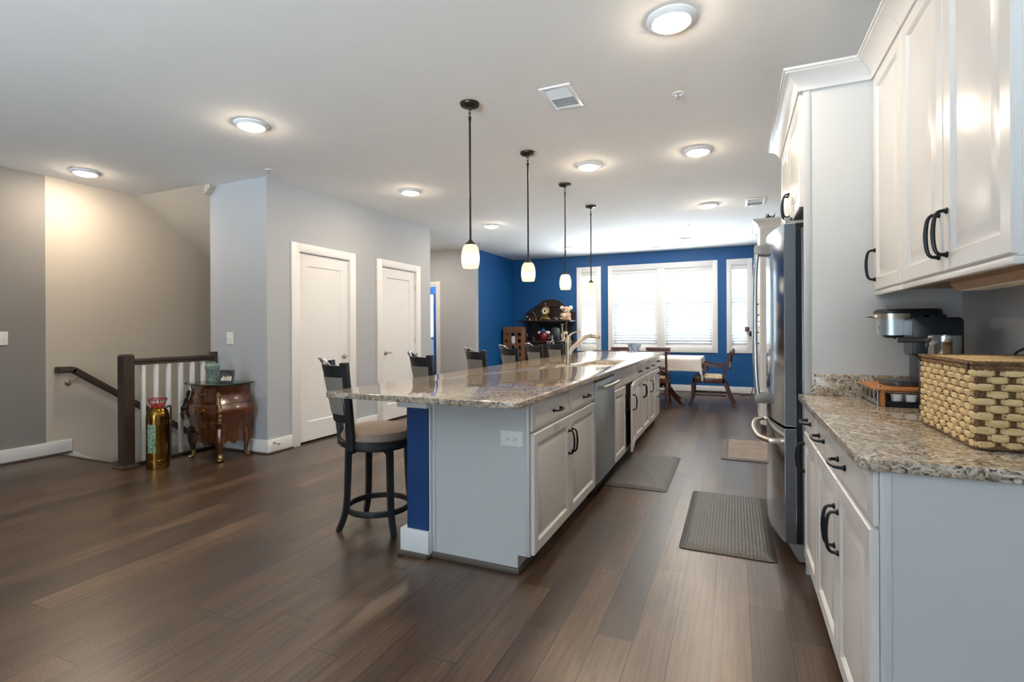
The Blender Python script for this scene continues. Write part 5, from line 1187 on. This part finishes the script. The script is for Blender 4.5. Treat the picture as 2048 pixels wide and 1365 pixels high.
for s in (-1, 1): obj('ear', MB().ball((X0+s*.092, Y0, ZS+.248), .044, .026, .042, 14), M['furwhite'], kb)
obj('muzzle', MB().ball((X0-.005, Y0-.066, ZS+.185), .036, .026, .028, 12).ball((X0-.02, Y0-.074, ZS+.09), .036, .02, .045, 12), M['furwhite'], kb)
obj('nose', MB().ball((X0-.006, Y0-.092, ZS+.20), .015, .010, .022, 12).ball((X0-.036, Y0-.078, ZS+.222), .006).ball((X0+.026, Y0-.079, ZS+.222), .006), M['slot'], kb)
obj('tag', MB().box(X0+.07, X0+.13, Y0-.108, Y0-.075, ZS-.001+.002, ZS+.010), M['furwhite'], kb)
# lower counter
yl = 9.90
deco('ring_stand', MB().tube([(-4.03+.045*math.cos(q), yl, ZC+.10+.045*math.sin(q)) for q in [2*PI*k/20 for k in range(20)]], .007, 8, True).lathe([(0, ZC), (.03, ZC), (.028, ZC+.008), (.006, ZC+.015), (.006, ZC+.056), (0, ZC+.056)], 16, (-4.03, yl, 0)), M['silver'], 'dark metal ring on a stand at the left of the sideboard counter', 'ornament')
deco('brass_pitcher', MB().lathe([(0, ZC), (.018, ZC), (.014, ZC+.008), (.008, ZC+.018), (.016, ZC+.04), (.014, ZC+.058), (.010, ZC+.07), (.014, ZC+.078), (0, ZC+.078)], 16, (-3.85, yl, 0)).tube(cr([(-3.858, yl, ZC+.072), (-3.885, yl, ZC+.085), (-3.90, yl, ZC+.108)], 4), .004, 6), M['oldbrass'], 'tiny brass pitcher on the sideboard counter', 'pitcher')
jg = thing('covered_jar', 'dark red jar with white handles and blue lid on the sideboard counter', 'jar', (-3.63, yl, ZC))
obj('jar_body', MB().lathe([(0, ZC), (.085, ZC), (.105, ZC+.03), (.115, ZC+.09), (.10, ZC+.15), (.065, ZC+.19), (.05, ZC+.20), (0, ZC+.20)], 32, (-3.63, yl, 0)), M['darkred'], jg)
obj('jar_lid', MB().lathe([(0, ZC+.20), (.055, ZC+.20), (.058, ZC+.215), (.03, ZC+.245), (.014, ZC+.252), (.02, ZC+.27), (0, ZC+.28)], 24, (-3.64, yl, 0)), M['blueglaze'], jg)
for s, z in ((-1, .165), (1, .175)): obj('jar_handle', MB().ball((-3.63+s*.085+.01, yl-.02, ZC+z), .055, .02, .034, 16), M['whiteglaze'], jg)
deco('arched_picture', MB().prism([(-3.53, ZC), (-3.53, ZC+.24), (-3.50, ZC+.27), (-3.43, ZC+.29), (-3.36, ZC+.27), (-3.33, ZC+.24), (-3.33, ZC)], 'y', 10.06, 10.08, .003), M['steelgrey'], 'arched grey picture frame leaning behind the silver ornament', 'picture frame')
st_ = MB()
for k in range(12): a_ = random.uniform(0, 6.3); r_ = random.uniform(.03, .085); st_.tube(cr([(-3.45, yl, ZC+.05), (-3.45+r_*math.cos(a_)*.6, yl-.02, ZC+.085+r_*.5*math.sin(a_)), (-3.45+r_*math.cos(a_)*1.2, yl-.03, ZC+.09+r_*math.sin(a_))], 4), .006, 6)
st_.lathe([(0, ZC), (.055, ZC), (.05, ZC+.012), (.02, ZC+.02), (.03, ZC+.05), (.05, ZC+.07), (0, ZC+.08)], 20, (-3.45, yl, 0))
deco('silver_centrepiece', st_, M['silver'], 'branching silver centrepiece right of the dark red jar', 'ornament')
deco('candlestick', MB().lathe([(0, ZC), (.04, ZC), (.038, ZC+.01), (.012, ZC+.03), (.016, ZC+.10), (.010, ZC+.16), (.012, ZC+.26), (.010, ZC+.32), (.028, ZC+.335), (.026, ZC+.345), (.012, ZC+.35), (0, ZC+.35)], 18, (-3.245, yl+.06, 0)), M['furwhite'], 'tall pale candlestick behind the cream tankard', 'candlestick')
tk = thing('ceramic_tankard', 'cream lidded ceramic tankard at the right end of the sideboard counter', 'mug', (-3.165, yl, ZC))
obj('tankard_body', MB().lathe([(0, ZC), (.056, ZC), (.052, ZC+.01), (.046, ZC+.05), (.044, ZC+.12), (.052, ZC+.19), (.052, ZC+.196), (.047, ZC+.196), (.04, ZC+.12), (.04, ZC+.02), (0, ZC+.02)], 28, (-3.165, yl, 0)), M['cream'], tk)
obj('handle', MB().tube(cr([(-3.208, yl, ZC+.165), (-3.245, yl, ZC+.15), (-3.243, yl, ZC+.085), (-3.206, yl, ZC+.06)], 5), .008, 8), M['cream'], tk)
# wine rack leaning by the sideboard
wrk = thing('wine_rack', 'weathered wooden bottle rack with round holes and a white tag in the blue corner', 'wine rack', (-4.16, 9.62, 0))
rx0, rx1, ry = -4.395, -3.965, 9.56
def holed(x0, x1, z0, z1, y0, y1, holes, r):
    cu = bpy.data.curves.new('tmp', 'CURVE'); cu.dimensions = '2D'; cu.fill_mode = 'BOTH'; cu.extrude = (y1-y0)/2
    for poly in [[(x0, z0), (x1, z0), (x1, z1), (x0, z1)]]+[[(x+r*math.cos(2*PI*k/20), z+r*math.sin(2*PI*k/20)) for k in range(20)] for x, z in holes]:
        s = cu.splines.new('POLY'); s.points.add(len(poly)-1); s.use_cyclic_u = True
        for p, (x, z) in zip(s.points, poly): p.co = (x, z, 0, 1)
    co = bpy.data.objects.new('tmp', cu); S.collection.objects.link(co); bpy.context.view_layer.update()
    me = bpy.data.meshes.new_from_object(co.evaluated_get(bpy.context.evaluated_depsgraph_get())); bpy.data.objects.remove(co)
    mb = MB(); mb.bm.from_mesh(me); bpy.data.meshes.remove(me)
    for v in mb.bm.verts: v.co = Vector((v.co.x, (y0+y1)/2-v.co.z, v.co.y))
    return mb
W3 = (rx1-rx0)/3
for i in range(3):
    a_ = rx0+i*W3; obj('board', holed(a_+.002, a_+W3-.002, .03, 1.272, ry-.012, ry+.012, [(a_+W3/2, 1.113-.137*k) for k in range(8)], .040), M['rackwood'], wrk)
obj('back_panel', MB().box(rx0+.01, rx1-.01, ry+.16, ry+.18, .02, 1.25), M['dark'], wrk)
obj('side_board', MB().box(rx0, rx0+.02, ry+.0125, ry+.16, 0, 1.26, .002).box(rx1-.02, rx1, ry+.0125, ry+.16, 0, 1.26, .002), M['rackwood'], wrk)
tg = MB().prism([(-4.165+.040*math.cos(q), 1.045+.040*math.sin(q)) for q in [PI*k/8 for k in range(9)]]+[(-4.165+.040*math.cos(q), .965+.040*math.sin(q)) for q in [PI+PI*k/8 for k in range(9)]], 'y', ry-.018, ry-.013)
o = obj('bottle_tag', tg, M['whiteglaze']); lab(o, 'rounded white paper tag hanging on the wooden bottle rack', 'tag')
